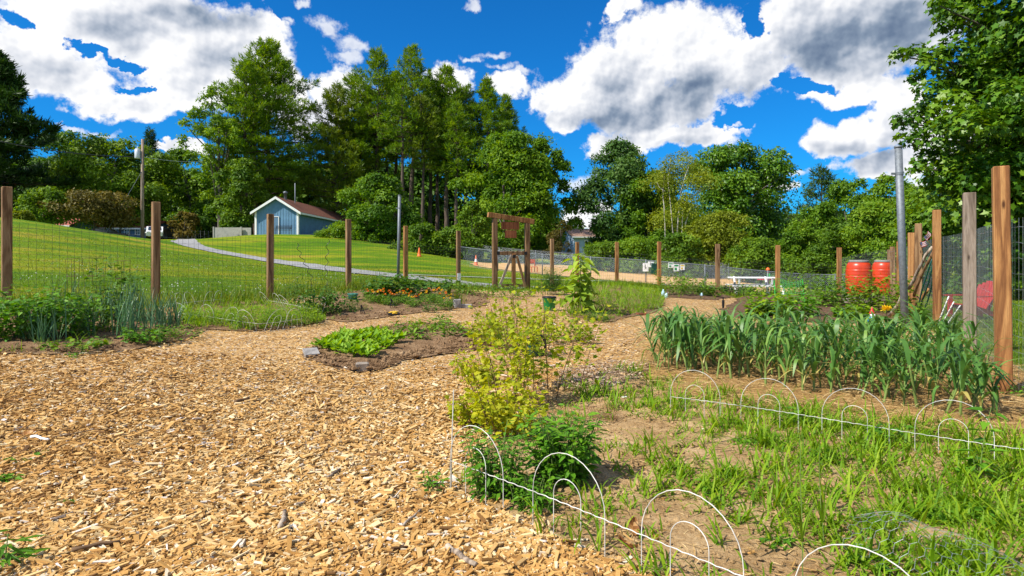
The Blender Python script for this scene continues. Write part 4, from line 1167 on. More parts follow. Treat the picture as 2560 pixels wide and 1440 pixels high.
def shed():
    x0, x1, y0, y1 = -27.9, -23.25, 68.0, 92.0; z0 = 3.35; ze, za = 6.05, 7.5; xm = (x0 + x1) / 2
    r = thing('blue_shed', 'long blue gabled shed with white trim and red brown roof on the hill', 'shed', (xm, y0, z0))
    def L(g, n, m): o = g.build(n, M[m], r); return o
    X0, X1, Y1, E, A = x0 - xm, x1 - xm, y1 - y0, ze - z0, za - z0
    g = Geo(); add_prism(g, [(X0, -.4), (X1, -.4), (X1, E), (0, A), (X0, E)], 0, Y1, 'y')
    zf = lambda q: E + (A - E) * (1 - abs(q) / X1)
    batten_siding(g, X0, X1, 0, 0, lambda q: zf(q) - .06, .3, 'x')
    batten_siding(g, 0, Y1, X1, 0, lambda q: E - .12, .3, 'y')
    L(g, 'wall', 'blue_siding')
    g = Geo(); sl = (A - E) / X1
    for s in (-1, 1):
        e = X1 + .38
        pts = [(s * e, E - .38 * sl + .05), (s * e, E - .38 * sl + .16), (0, A + .17), (0, A + .05)]
        add_prism(g, pts if s > 0 else pts[::-1], -.38, Y1 + .3, 'y')
    roof = L(g, 'roof', 'red_roof')
    g = Geo()
    add_lathe(g, [(.16, 0), (.16, .75), (.24, .75), (.24, .95), (.0, 1.05)], 12, (.15, 2.2, A - .05)); g.build('chimney', M['galv'], roof, True)
    g = Geo(); add_lathe(g, [(.06, 0), (.06, 2.3), (0, 2.32)], 8, (.75, 3.6, A - .25)); g.build('vent_pipe', M['galv'], roof, True)
    g = Geo()
    for s in (-1, 1):
        e = X1 + .40; a = [(s * e, E - .4 * sl - .12), (s * e, E - .4 * sl + .15), (0, A + .165), (0, A - .12)]
        add_prism(g, a if s > 0 else a[::-1], -.42, -.385, 'y')
        add_box(g, (s * (X1 - .05), -.03, E / 2 - .05), (.2, .06, E + .1))
    add_box(g, (X1 + .03, .12, E / 2 - .05), (.06, .2, E - .2))
    add_box(g, (X1 + .40, Y1 / 2, E - .4 * sl + .03), (.05, Y1 + .6, .2))
    L(g, 'white_trim', 'white_paint')
    g = Geo(); add_box(g, (-.2, -.04, 1.0), (.8, .05, 2.1)); dr = L(g, 'door', 'house_blue')
    g = Geo()
    for c, s in (((-.64, -.05, 1.05), (.07, .09, 2.2)), ((.24, -.05, 1.05), (.07, .09, 2.2)), ((-.2, -.05, 2.12), (.95, .1, .07))): add_box(g, c, s)
    g.build('door_frame', M['white_paint'], dr)
    # bench by the wall
    bx, by = x0 + 3.35, y0 - 1.0
    b = thing('garden_bench', 'black metal bench against the blue gable of the shed', 'bench', (bx, by, g1(bx, by)))
    g = Geo()
    for k in range(5): add_box(g, (0, -.22 + k * .11, .46), (1.7, .06, .03))
    g.build('seat', M['black_metal'], b)
    g = Geo()
    for k in range(3): add_box(g, (0, .3 + k * .02, .62 + k * .14), (1.7, .03, .07))
    g.build('backrest', M['black_metal'], b)
    for s in (-.85, .85):
        g = Geo(); add_tube(g, [(s, -.26, -.05), (s, -.26, .66), (s, .28, .68)], .025, 6); add_tube(g, [(s, .27, -.05), (s, .3, .5), (s, .36, .98)], .025, 6); g.build('leg', M['black_metal'], b)
    # panel wall beside the shed
    x, y = -32.0, 70.5
    w = thing('panel_wall', 'low beige panel wall standing left of the blue shed', 'wall', (x, y, g1(x, y)))
    g = Geo(); add_box(g, (-.1, 0, .35), (3.1, .12, 1.5)); g.build('panel', M['beige_wall'], w)
    g = Geo(); add_box(g, (2.0, .25, .35), (1.0, .12, 1.46)); g.build('panel', M['beige_wall'], w)
    for q in (-1.6, 1.5): g = Geo(); add_box(g, (q, -.04, .38), (.14, .14, 1.6)); g.build('post', M['beige_wall'], w)


shed()


def house(name, label, px0, px1, d, z0, ze, zr, depth, wallm, roofm, wins, rz=0.0, ridge_x=True, group=None):
    xa, xb = (px0 - CX) / F * d, (px1 - CX) / F * d; Lx = xb - xa
    r = thing(name, label, 'house', ((xa + xb) / 2, d, z0), rz, group)
    E, A = ze - z0, zr - z0
    g = Geo(); prof = [(0, -2.5), (depth, -2.5), (depth, E), (depth / 2, A), (0, E)]
    add_prism(g, prof, -Lx / 2, Lx / 2, 'x'); g.build('wall', M[wallm], r)
    g = Geo(); sl = (A - E) / (depth / 2)
    add_prism(g, [(-.45, E - .45 * sl + .03), (depth / 2, A + .03), (depth / 2, A + .16), (-.45, E - .45 * sl + .16)], -Lx / 2 - .4, Lx / 2 + .4, 'x')
    add_prism(g, [(depth / 2, A + .03), (depth + .45, E - .45 * sl + .03), (depth + .45, E - .45 * sl + .16), (depth / 2, A + .16)], -Lx / 2 - .4, Lx / 2 + .4, 'x')
    g.build('roof', M[roofm], r)
    g = Geo(); add_box(g, (0, -.47, E - .45 * sl + .06), (Lx + .84, .05, .2)); g.build('fascia', M['white_paint'], r)
    for (wx, wz, ww, wh) in wins:
        g = Geo()
        for c, s in (((wx, -.04, wz + wh / 2), (ww + .16, .08, .1)), ((wx, -.04, wz - wh / 2), (ww + .16, .08, .1)), ((wx - ww / 2, -.045, wz), (.1, .09, wh)), ((wx + ww / 2, -.045, wz), (.1, .09, wh)), ((wx, -.035, wz), (ww, .05, .05)), ((wx, -.037, wz), (.05, .05, wh))): add_box(g, c, s)
        f = g.build('window', M['white_paint'], r)
        g = Geo(); add_box(g, (wx, -.01, wz), (ww - .1, .03, wh - .1)); g.build('pane', M['glass'], f)
    return r


house('cottage', 'low cottage whose red roof shows over the hilltop behind the left trees', 40, 172, 84, 2.6, 5.35, 6.4, 6, 'house_blue', 'pink_roof', [(1.0, 3.9 - 2.6 + .2, 1.0, 1.0)])
house('cottage', 'dark blue house with faded red roof and white windows behind the pole', 262, 372, 80, 1.7, 4.78, 5.75, 6.5, 'house_blue', 'pink_roof', [(.05, 2.6, .62, .72), (1.43, 2.6, .62, .72), (-1.7, 2.6, .62, .72)])
house('cottage', 'shaded blue house behind the black wire fence near the path bend', 425, 545, 92, 2.0, 5.5, 6.5, 6, 'house_blue', 'brown_roof', [(-1.2, 2.7, .7, .9), (1.6, 2.6, .7, 1.1)])
house('blue_house', 'pale blue house with brown roof in the gap between the trees', 1432, 1494, 95, 1.2, 4.2, 5.35, 6, 'pale_blue', 'brown_roof', [(.15, 2.05, .45, .75), (.75, 2.05, .45, .75)], .3)


def utility_pole():
    d = 66; b = W(356, d)
    r = thing('utility_pole', 'wooden utility pole with a pale grey transformer near its top', 'utility pole', b)
    H = ZP(348, d) - b.z
    g = Geo(); add_tube(g, [(0, 0, -.4), (0, 0, H * .5), (.02, 0, H)], [.19, .165, .13], 12); g.build('pole', M['pole_wood'], r, True)
    g = Geo(); zt = ZP(397, d) - b.z; add_lathe(g, [(0, 0), (.26, 0), (.28, .05), (.28, .95), (.2, 1.02), (0, 1.05)], 16, (-.42, -.15, zt)); t = g.build('transformer', M['transformer'], r, True)
    g = Geo(); add_lathe(g, [(.05, 0), (.07, .06), (.04, .12), (.07, .18), (.03, .26)], 8, (-.42, -.15, zt + 1.02)); g.build('insulator', M['transformer'], t, True)
    for q in (.6, .25): g = Geo(); add_box(g, (-.14, -.08, zt + q), (.3, .08, .1)); g.build('bracket', M['galv'], r)
    def cable(name, lb, p0, p1, sag, rad, m='black_metal'):
        u = np.linspace(0, 1, 18)[:, None]; p = np.array(p0) * (1 - u) + np.array(p1) * u; p[:, 2] -= (sag * 4 * u * (1 - u))[:, 0]
        g = Geo(); add_tube(g, p, rad, 5); tag(g.build(name, M[m]), lb, 'cable')
    top = b + Vector((0, 0, ZP(392, d) - b.z))
    far = Vector(((-80 - CX) / F * 60, 60, ZP(335, 60)))
    cable('overhead_cable', 'thick black overhead cable running left from the utility pole', top + Vector((-.15, 0, 0)), far, .55, .045)
    cable('overhead_cable', 'thin pale overhead wire running right from the utility pole to the trees', top + Vector((.14, 0, 0)), Vector(((545 - CX) / F * 78, 78, ZP(400, 78))), .35, .022, 'transformer')
    g = b + Vector((-3.1, -2, 0)); cable('guy_wire', 'slanting guy wire anchored left of the utility pole', b + Vector((0, -.15, ZP(430, d) - b.z)), (g.x, g.y, g1(g.x, g.y)), 0, .025, 'galv')


utility_pole()


# ------------------------------------------------------------------ cars
M['car_white'] = plain('white_car_paint', (.78, .79, .80), .25, 0, .03, 3, .5)
M['car_dark'] = plain('dark_car_paint', (.02, .022, .028), .2, 0, .05, 3, .5)
M['tyre'] = plain('tyre_rubber', (.02, .02, .02), .85)
M['rim'] = plain('alloy_rim', (.5, .5, .5), .35, .8)


def car(label, px, d, rz, paint, suv=False, group='cars parked by the far houses'):
    b = W(px, d)
    r = thing('parked_car', label, 'car', b, rz, group)
    Lh = 2.25; h = .12 if suv else 0
    prof = [(-Lh, .35), (-Lh - .02, .75), (-Lh + .12, .98 + h), (-1.45, 1.05 + h), (-.95, 1.5 + h), (-.3, 1.56 + h), (.6, 1.53 + h), (1.3 if not suv else 1.8, 1.08 + h), (Lh, .96 + h), (Lh + .03, .6), (Lh, .35)]
    g = Geo(); add_prism(g, prof, -.86, .86, 'y'); body = g.build('body', M[paint], r)
    g = Geo(); wp = [(-1.32, 1.08 + h), (-.9, 1.43 + h), (.55, 1.46 + h), (1.1, 1.1 + h)]
    for s in (-1, 1): g = Geo(); add_prism(g, wp, s * .865, s * .875, 'y'); g.build('side_window', M['glass'], r)
    g = Geo(); v = [(-1.47, -.7, 1.07 + h), (-1.47, .7, 1.07 + h), (-.97, .66, 1.49 + h), (-.97, -.66, 1.49 + h)]; g.add(np.array(v) + [-.02, 0, .01], [[0, 1, 2, 3]]); g.build('windscreen', M['glass'], r)
    for x in (-1.4, 1.4):
        for s in (-1, 1):
            g = Geo(); an = np.linspace(0, 2 * PI, 18)[:-1]; add_prism(g, [(x + .33 * math.cos(q), .33 + .33 * math.sin(q)) for q in an], s * .72, s * .90, 'y'); w = g.build('wheel', M['tyre'], r)
            g = Geo(); add_prism(g, [(x + .2 * math.cos(q), .33 + .2 * math.sin(q)) for q in an], s * .9, s * .91, 'y'); g.build('rim', M['rim'], w)
    for s in (-.6, .6):
        g = Geo(); add_box(g, (-Lh - .03, s, .8), (.06, .3, .14)); g.build('headlight', M['white_paint'], r)


car('white parked car partly hidden by the wooden post near the pole', 388, 76, 2.05, 'car_white')
car('dark suv parked right beside the white car', 414, 79, 1.25, 'car_dark', True)
car('dark parked car half hidden under the bronze trees', 262, 75, .3, 'car_dark')


# ------------------------------------------------------------------ fences in the distance
def chain_fence(name, label, line, h, pitch, wire, rail, every=3.0, rows=None):
    P = np.array([W(px, d)[:2] for px, d in line]); seg = np.linalg.norm(np.diff(P, axis=0), axis=1); cum = np.concatenate([[0], np.cumsum(seg)])
    def at(s): return np.stack([np.interp(s, cum, P[:, 0]), np.interp(s, cum, P[:, 1])], 1)
    tot = cum[-1]; a = at(np.array([0.0]))[0]
    r = thing(name, label, 'fence', (a[0], a[1], g1(*a))); o = np.array(r.location)
    ss = np.arange(0, tot + .01, every); q = at(ss); z = gz(q[:, 0], q[:, 1])
    for k in range(len(ss)):
        g = Geo(); p = np.array([q[k, 0], q[k, 1], z[k]]) - o; add_tube(g, [p + [0, 0, -.2], p + [0, 0, h + .05]], .03, 8); g.build('post', M['galv'], r, True)
    g = Geo(); s = np.arange(0, tot, .8); p = at(s); add_tube(g, np.c_[p, gz(p[:, 0], p[:, 1]) + h] - o, .024, 6); g.build('top_rail', M['galv'], r, True)
    g = Geo(); n = int((tot + h) / pitch)
    def prism(p0, p1):
        k = len(p0); dv = nrm(p1 - p0); up = np.array([0, 1.0, 0]); sd = nrm(np.cross(dv, up)); f = np.cross(dv, sd)
        offs = [sd, -.5 * sd + .87 * f, -.5 * sd - .87 * f]
        v = np.stack([p0 + wire * w for w in offs] + [p1 + wire * w for w in offs], 1).reshape(-1, 3)
        b = np.arange(k)[:, None] * 6
        g.add(v, np.concatenate([b + np.array([[0, 1, 4, 3]]), b + np.array([[1, 2, 5, 4]]), b + np.array([[2, 0, 3, 5]])]))
    s0 = np.arange(0, tot - h, pitch)
    A, B = at(s0), at(s0 + h * .8)
    za, zb = gz(A[:, 0], A[:, 1]), gz(B[:, 0], B[:, 1])
    prism(np.c_[A, za + .03] - o, np.c_[B, zb + h] - o); prism(np.c_[A, za + h] - o, np.c_[B, zb + .03] - o)
    g.build('chain_link_mesh', M['wire_light'], r)
    return r


chain_fence('chain_link_fence', 'galvanised chain link fence along the near side of the chip covered dog run', [(1146, 39), (1200, 38), (1500, 34), (1800, 32), (2110, 30), (2300, 28)], 1.2, .085, .0035, .024)
chain_fence('chain_link_fence', 'farther chain link fence along the bushes behind the dog run', [(1160, 52), (1500, 50), (1800, 48), (2110, 47), (2300, 46)], 1.25, .11, .0035, .024)


def picket_wire():
    r = thing('wire_fence', 'black wire fence with leaning metal stakes in front of the shaded house', 'fence', W(430, 80)); o = np.array(r.location); q = np.random.default_rng(2)
    P = [np.array(W(px, 80)) for px in np.arange(425, 575, 11)]
    for p in P:
        g = Geo(); add_tube(g, [p - o + [0, 0, -.2], p - o + [q.normal(-.12, .08), 0, 1.35]], .028, 5); g.build('post', M['galv'], r)
    g = Geo()
    for z in (.3, .6, .9, 1.2): add_tube(g, np.array(P) - o + [0, 0, z], .012, 4)
    g.build('wire', M['black_metal'], r)


picket_wire()


# ------------------------------------------------------------------ timber posts and wire mesh of the garden fence
M['barrel'] = plain('orange_plastic', (.50, .043, .010), .34, 0, .12, 5, .5)
M['barrel_lid'] = plain('grey_plastic_lid', (.22, .21, .2), .6)
M['concrete'] = plain('concrete_block', (.25, .21, .17), .9, 0, .15, 12, .2, .5)
M['green_plastic'] = plain('green_plastic', (.0, .23, .05), .35, 0, .1, 6, .5)
M['dark_green'] = plain('dark_green_plastic', (.0, .055, .04), .4, 0, .12, 8, .5)
M['net_green'] = plain('bright_green_netting', (.03, .55, .06), .5)
M['red_plastic'] = plain('red_plastic', (.36, .015, .018), .45, 0, .1, 6)
M['orange'] = plain('orange_plastic_cone', (.75, .14, .02), .5)
M['gnome_blue'] = plain('blue_glazed_coat', (.02, .24, .5), .35)
M['gnome_red'] = plain('red_glazed_hat', (.5, .03, .02), .35)
M['skin'] = plain('painted_face', (.6, .35, .24), .5)
M['petal_orange'] = foliage('orange_petal', (.55, .12, .005), (.75, .21, .006), (.85, .33, .01), .2)
M['petal_yellow'] = foliage('yellow_petal', (.72, .42, .01), (.82, .55, .015), (.88, .66, .03), .2)
M['flag_red'] = plain('flag_red', (.5, .03, .04), .8)
M['flag_blue'] = plain('flag_blue', (.04, .05, .2), .8)
M['teal'] = plain('teal_pot', (.02, .2, .18), .45)
M['stone'] = plain('grey_stone', (.28, .265, .25), .9, 0, .2, 18, .2, .6)
M['yellow'] = plain('yellow_fabric', (.7, .45, .03), .8)
M['bottle'] = plain('pale_blue_plastic', (.42, .62, .72), .25, 0, .1)

POSTS = [  # photo column, depth, top row, side, material, rotation, tilt, label
    (17, 9.5, 467, .125, 'cedar_brown', .8, (0, 0), 'dark brown wooden post cut by the left edge of the lawn'),
    (389, 10.9, 505, .118, 'cedar_brown', .8, (.012, 0), 'brown wooden fence post with dark knots behind the onions'),
    (675, 13, 535, .118, 'cedar_brown', .7, (0, .004), 'wooden fence post standing before the blue shed gable'),
    (871, 16, 548, .122, 'cedar_brown', .6, (0, 0), 'wooden fence post right of the blue shed beside the teal pot'),
    (1014, 20, 565, .125, 'cedar', .5, (0, 0), 'wooden fence post directly right of the thin far steel pipe'),
    (1146, 20.8, 577, .125, 'cedar_brown', .4, (0, 0), 'wooden fence post with a pale tag near its foot left of the gate'),
    (1380, 23, 597, .125, 'cedar_brown', .2, (0, 0), 'wooden fence post directly right of the garden gate frame'),
    (1443, 24.5, 605, .125, 'cedar', .2, (0, 0), 'wooden fence post almost hidden behind the tall sunflower plant'),
    (1542, 26, 605, .135, 'cedar', .1, (0, 0), 'far wooden fence post left of the white notices'),
    (1648, 25, 604, .135, 'cedar', .1, (0, 0), 'far wooden fence post beside the dark green hanging bin'),
    (1794, 22, 610, .135, 'cedar_brown', 0, (0, 0), 'wooden fence post left of the white picnic table'),
    (1944, 23, 613, .135, 'cedar', 0, (0, .004), 'wooden fence post at the right end of the white picnic table'),
    (2098, 23, 619, .135, 'cedar', -.1, (0, 0), 'wooden fence post left of the orange rain barrels'),
    (2222, 17.6, 624, .11, 'cedar_brown', -.53, (0, .01), 'shortest post in the cluster at the right hand orange barrel'),
    (2233, 16.2, 617, .12, 'cedar_brown', -.53, (0, -.012), 'slightly leaning post just left of the big grey pipe'),
    (2247, 15.0, 604, .10, 'cedar', -.53, (0, 0), 'narrow post partly hidden by the big grey pipe'),
    (2278, 13.0, 582, .12, 'cedar', -.53, (0, 0), 'orange toned post right of the big grey pipe behind the stakes'),
    (2296, 12.2, 559, .12, 'cedar_brown', -.53, (0, 0), 'pale wooden post behind the leaning stakes and small flags'),
    (2343, 10.0, 525, .115, 'cedar', -.53, (0, -.004), 'orange toned post with a big knot right of the small flags'),
    (2424, 7.3, 482, .124, 'cedar_grey', -.53, (0, -.002), 'grey weathered fence post in front of the red chair'),
    (2510, 4.87, 416, .105, 'cedar', -.55, (0, -.012), 'nearest and tallest orange toned wooden post at the right')]
for px, d, top, w, mt, rz, tl, lb in POSTS:
    b = W(px, d); h = ZP(top, d) - b.z
    g = Geo(); add_cbox(g, (0, 0, (h - .3) / 2), (w, w, h + .3), .006)
    o = g.build('fence_post', M[mt]); o.location = b; o.rotation_euler = (tl[0], tl[1], rz)
    tag(o, lb, 'fence post', 'wooden posts of the garden fence')
    if px == 1146:
        t = Geo(); add_box(t, (0.0, -w / 2 - .012, .3), (.11, .02, .24)); q = t.build('tag', M['white_paint'], o)


def wire_mesh(label, line, h, dx, dz, rad, mat, z0=.03):
    P = np.array(line, float); seg = np.linalg.norm(np.diff(P, axis=0), axis=1); cum = np.concatenate([[0], np.cumsum(seg)])
    s = np.arange(0, cum[-1], dx); q = np.stack([np.interp(s, cum, P[:, 0]), np.interp(s, cum, P[:, 1])], 1); z = gz(q[:, 0], q[:, 1])
    r = thing('wire_fence', label, 'wire fence', (q[0, 0], q[0, 1], z[0])); o = np.array(r.location)
    g = Geo(); an = np.arange(3) * 2 * PI / 3; n = len(s); wob = rng.normal(0, .006, n)
    ring = rad * np.stack([np.cos(an), np.sin(an), 0 * an], 1)
    bot = np.c_[q, z + z0] - o; tp = np.c_[q + wob[:, None], z + h] - o
    v = np.concatenate([bot[:, None] + ring, tp[:, None] + ring], 1).reshape(-1, 3); b = np.arange(n)[:, None] * 6
    g.add(v, np.concatenate([b + np.array([[i, (i + 1) % 3, 3 + (i + 1) % 3, 3 + i]]) for i in range(3)]))
    for k in np.arange(z0, h + .001, dz): add_tube(g, np.c_[q, z + k + rng.normal(0, .003, n)] - o, rad * (1.4 if k + dz > h else .9), 3, cap=False)
    g.build('wire_mesh', M[mat], r)
    return r


def wp(i, off=(.0, .0)):
    b = W(POSTS[i][0], POSTS[i][1]); return (b.x + off[0], b.y + off[1])


wire_mesh('thin wire mesh fence toned dark as backlit along the lawn on the left', [(-8.3, 6.7)] + [wp(i, (-.08, .06)) for i in range(6)] + [(-.75, 19.1)], 1.32, .10, .10, .0021, 'wire_backlit')
wire_mesh('thin wire mesh fence along the far end of the garden', [(.6, 20.5)] + [wp(i, (0, .09)) for i in range(6, 13)], 1.32, .12, .12, .0022, 'wire_backlit')
wire_mesh('bright galvanised wire mesh fence along the right side', [wp(12), wp(15, (.1, .05)), wp(17, (.1, .05)), wp(18, (.1, .03)), wp(19, (.1, .03)), wp(20, (.09, .02)), (3.3, 3.2)], 1.42, .075, .12, .0013, 'wire_light')


# ------------------------------------------------------------------ garden gate with its beam and hanging boards
def gate():
    a, b = W(1237, 19.4), W(1318, 19.8); mid = (a + b) / 2
    mid.z = g1(mid.x, mid.y)
    v = (b - a); v.z = 0; wdt = v.length; rz = math.atan2(v.y, v.x)
    r = thing('garden_gate', 'wooden garden gate under a tall beam frame with diagonal braces', 'gate', mid, rz)
    H = ZP(551, 19.6) - mid.z; hw = wdt / 2
    for s, dz in ((-hw, .055), (hw, -.075)):
        g = Geo(); add_cbox(g, (s, 0, (H - .2 + dz) / 2), (.145, .145, H + .2 + dz), .006); g.build('post', M['cedar_brown'], r)
    g = Geo(); add_cbox(g, (0, 0, 0), (wdt + .46, .15, .15), .008); bm = g.build('beam', M['cedar'], r); bm.location = (0, 0, H + .068); bm.rotation_euler = (0, math.radians(7), 0)
    zr = ZP(633, 19.6) - mid.z
    g = Geo(); add_cbox(g, (0, -.02, zr), (wdt - .15, .09, .12), .005); g.build('rail', M['cedar_brown'], r)
    g = Geo(); add_cbox(g, (.07, -.03, zr / 2 - .02), (.11, .1, zr + .02), .005); g.build('gate_stile', M['cedar'], r)
    g = Geo(); add_cbox(g, (0, -.02, .14), (wdt - .15, .08, .09), .005); g.build('bottom_rail', M['cedar_brown'], r)
    for (x0, z0, x1, z1), m in (((-hw + .1, .08, -.01, zr - .06), 'drift'), ((.15, zr - .08, hw - .1, .08), 'cedar_brown')):
        g = Geo(); L = math.hypot(x1 - x0, z1 - z0); add_box(g, ((x0 + x1) / 2, -.095, (z0 + z1) / 2), (L, .04, .075), M=Matrix.Rotation(-math.atan2(z1 - z0, x1 - x0), 3, 'Y')); g.build('brace', M[m], r)
    for x, z in ((-hw + .085, zr), (hw - .085, zr), (.07, zr - .1)):
        g = Geo(); add_box(g, (x, -.085, z), (.09, .02, .10)); g.build('hinge', M['black_metal'], r)
    s = thing('hanging_sign', 'two red stained boards hanging under the garden gate beam', 'sign', mid + Vector((0, 0, H)), rz)
    k = 19.6 / F
    g = Geo(); add_cbox(g, ((1274 - 1277) * k, -.02, -.17), (48 * k, .04, .24), .004); g.build('upper_board', M['red_board'], s)
    g = Geo(); add_cbox(g, ((1275 - 1277) * k, -.02, -.43), (31 * k, .04, .24), .004); g.build('lower_board', M['red_board'], s)
    for x in (-.22, .16):
        g = Geo(); add_tube(g, [(x, -.02, .01), (x, -.02, -.06)], .008, 5); add_tube(g, [(x * .6, -.02, -.28), (x * .6, -.02, -.33)], .008, 5); g.build('hook', M['black_metal'], s)


gate()


# ------------------------------------------------------------------ pipes, barrels, sticks
def pipe(px0, py0, px1, d, rad, label):
    b = W(px1, d); t = Vector(((px0 - CX) / F * d, d, ZP(py0, d)))
    r = thing('steel_pipe', label, 'pipe', b); v = t - b
    g = Geo(); add_tube(g, [v * -.1, v * .5, v], rad, 16); g.build('tube', M['galv'], r, True)
    g = Geo(); add_tube(g, [v, v + Vector((0, 0, .03))], rad * 1.12, 16); g.build('cap', M['galv'], r, True)
    g = Geo(); p = v * .86; add_tube(g, [p - Vector((0, 0, .02)), p + Vector((0, 0, .02))], rad * 1.08, 16); add_box(g, (p.x - rad * 1.5, p.y, p.z), (rad * 1.6, .02, .03)); g.build('clamp', M['galv'], r)


pipe(2246, 370, 2263, 9.0, .05, 'tall thick grey steel pipe behind the garlic bed')
pipe(999, 490, 995, 20.0, .048, 'tall thin grey steel pipe at the far left fence')


def barrel(px, d, top, bot, wpx, label):
    b = W(px, d); zb = ZP(bot, d); zt = ZP(top, d); R = wpx / 2 / F * d; h = zt - zb
    r = thing('rain_barrel', label, 'rain barrel', (b.x, b.y, zb), group='orange rain barrels')
    prof = [(0, 0), (R * .84, 0), (R * .88, .02 * h)]
    for z in np.linspace(.04, .84, 41):
        bu = .885 + .115 * math.sin(PI * min(1, z / .86)) ** .7
        for zc in (.27, .52, .70):
            bu += .022 * math.exp(-((z - zc) / .014) ** 2) - .022 * math.exp(-((z - zc - .032) / .014) ** 2)
        prof.append((R * bu, h * z))
    prof += [(R * .86, h * .88), (R * .80, h * .915), (R * .70, h * .935)]
    g = Geo(); add_lathe(g, prof, 36); g.build('body', M['barrel'], r, True)
    g = Geo(); add_lathe(g, [(R * .70, h * .935), (R * .76, h * .94), (R * .76, h * .985), (R * .72, h), (0, h)], 36); g.build('lid', M['barrel_lid'], r)
    q = thing('block_stand', label.split()[0] + ' stand of concrete blocks under ' + ('the left' if px < 2180 else 'the right') + ' orange barrel', 'stand', (b.x, b.y, g1(b.x, b.y)))
    q['label'] = 'concrete block stand carrying the ' + ('left' if px < 2180 else 'right') + ' orange rain barrel'
    hh = zb - q.location.z
    for sx in (-.16, .17): g = Geo(); add_box(g, (sx, 0, hh / 2 - .03), (.3, .42, hh + .06 - .004)); g.build('block', M['concrete'], q)


barrel(2147, 15.6, 650, 737, 60, 'large orange plastic rain barrel with a grey lid at the left')
barrel(2209, 16.6, 650, 735, 54, 'orange plastic rain barrel partly hidden by the leafy bush')


def stick(name, label, p0, p1, rad, mat, cat, group=None, n=8, taper=.8, bend=.01):
    g = Geo(); a, b = np.array(p0, float), np.array(p1, float)
    r = np.random.default_rng(int(abs(a[0] * 991 + b[2] * 77 + a[1] * 13) * 10) % 99999)
    add_tube(g, wig(a * 0, b - a, 6, bend, r), np.linspace(rad, rad * taper, 6), n)
    o = g.build(name, M[mat], smooth=True); o.location = p0
    return tag(o, label, cat, group)


def at(px, py, d): return Vector(((px - CX) / F * d, d, ZP(py, d)))


stick('wooden_stake', 'long grey brown wooden stake leaning on the knotty post under the flags', at(2272, 722, 11.0), at(2331, 617, 10.3), .028, 'drift', 'stake')
stick('wooden_stake', 'pale wooden stake leaning just right of the grey brown stake', at(2285, 740, 10.9), at(2334, 628, 10.2), .026, 'cedar_brown', 'stake')
stick('wooden_stake', 'short yellowish stake leaning near the foot of the pale post', at(2300, 760, 10.8), at(2320, 722, 10.5), .03, 'cedar', 'stake')
stick('wooden_log', 'short pale log leaning beside the gnome and the big pipe', at(2224, 790, 10.2), at(2254, 742, 9.7), .032, 'drift', 'log')
for (a, b, c, e, lb) in [(2290, 775, 2330, 648, 'leftmost dark green garden stake of the leaning bundle'), (2298, 778, 2334, 655, 'middle dark green garden stake of the leaning bundle'), (2307, 780, 2336, 680, 'rightmost dark green garden stake of the leaning bundle'),
                     (2338, 752, 2398, 652, 'thin green stake crossing in front of the wire fence'), (2352, 770, 2384, 650, 'steep thin green stake at the wire fence')]:
    stick('garden_stake', lb, at(a, c and b, 10.6), at(c, e, 10.1), .013 if 'thin' not in lb else .006, 'dark_green', 'stake', 'green garden stakes')
for (a, b, c, e, lb) in [(2338, 826, 2372, 741, 'leftmost of three white twisted rods leaning by the knotty post'), (2345, 829, 2385, 754, 'middle one of three white twisted rods by the knotty post'), (2352, 833, 2401, 763, 'rightmost and lowest of three white twisted rods near the grey post')]:
    o = stick('twisted_rod', lb, at(a, b, 9.2), at(c, e, 8.9), .008, 'white_paint', 'rod', 'white twisted rods', taper=1, bend=0)
    v = np.array(at(c, e, 8.9) - at(a, b, 9.2)); u = np.linspace(0, 1, 60); L = nrm(v); s1 = nrm(np.cross(L, [0, 0, 1])); s2 = np.cross(L, s1)
    g = Geo(); ph = u * 2 * PI * 9; add_tube(g, v * u[:, None] + .0075 * (np.cos(ph)[:, None] * s1 + np.sin(ph)[:, None] * s2), .004, 4); g.build('spiral_stripe', M['galv'], o)


def flag(px, py, d, tilt, label):
    b = at(px, py, d); r = thing('small_flag', label, 'flag', b, .25, 'small flags on the right fence')
    ca, sa = math.cos(tilt), math.sin(tilt); w, h = .15, .095
    def uv(a, c): x = a * w; z = c * h; return (x * ca - z * sa, .012 * math.sin(a * 7), x * sa + z * ca)
    for nm, mt, rows in (('white_cloth', 'white_paint', range(1, 7, 2)), ('red_stripes', 'flag_red', range(0, 7, 2))):
        g = Geo()
        for k in rows:
            for j in range(8):
                if k > 2 and j < 3: continue
                a0, a1, c0, c1 = j / 8, (j + 1) / 8, k / 7, (k + 1) / 7
                g.add([uv(a0, c0), uv(a1, c0), uv(a1, c1), uv(a0, c1)], [[0, 1, 2, 3]])
        g.build(nm, M[mt], r)
    g = Geo()
    for j in range(3):
        a0, a1 = j / 8, (j + 1) / 8; g.add([uv(a0, 3 / 7), uv(a1, 3 / 7), uv(a1, 1), uv(a0, 1)], [[0, 1, 2, 3]])
    ct = g.build('canton', M['flag_blue'], r)
    g = Geo()
    for j in range(4):
        for k in range(3):
            p = np.array(uv(.045 + j * .095, .50 + k * .17)) + [0, -.002, 0]; g.add([p + [-.004, 0, 0], p + [0, 0, -.004], p + [.004, 0, 0], p + [0, 0, .004]], [[0, 1, 2, 3]])
    g.build('stars', M['white_paint'], ct)
    g = Geo(); a, c = np.array(uv(0, -3.2)), np.array(uv(0, 1.1)); add_tube(g, [a, c], .004, 5); g.build('stick', M['cedar'], r)


flag(2319, 603, 10.6, .95, 'upper small striped flag with blue canton beside the knotty post')
flag(2303, 620, 10.8, .35, 'lower small striped flag hanging toward the pale post')


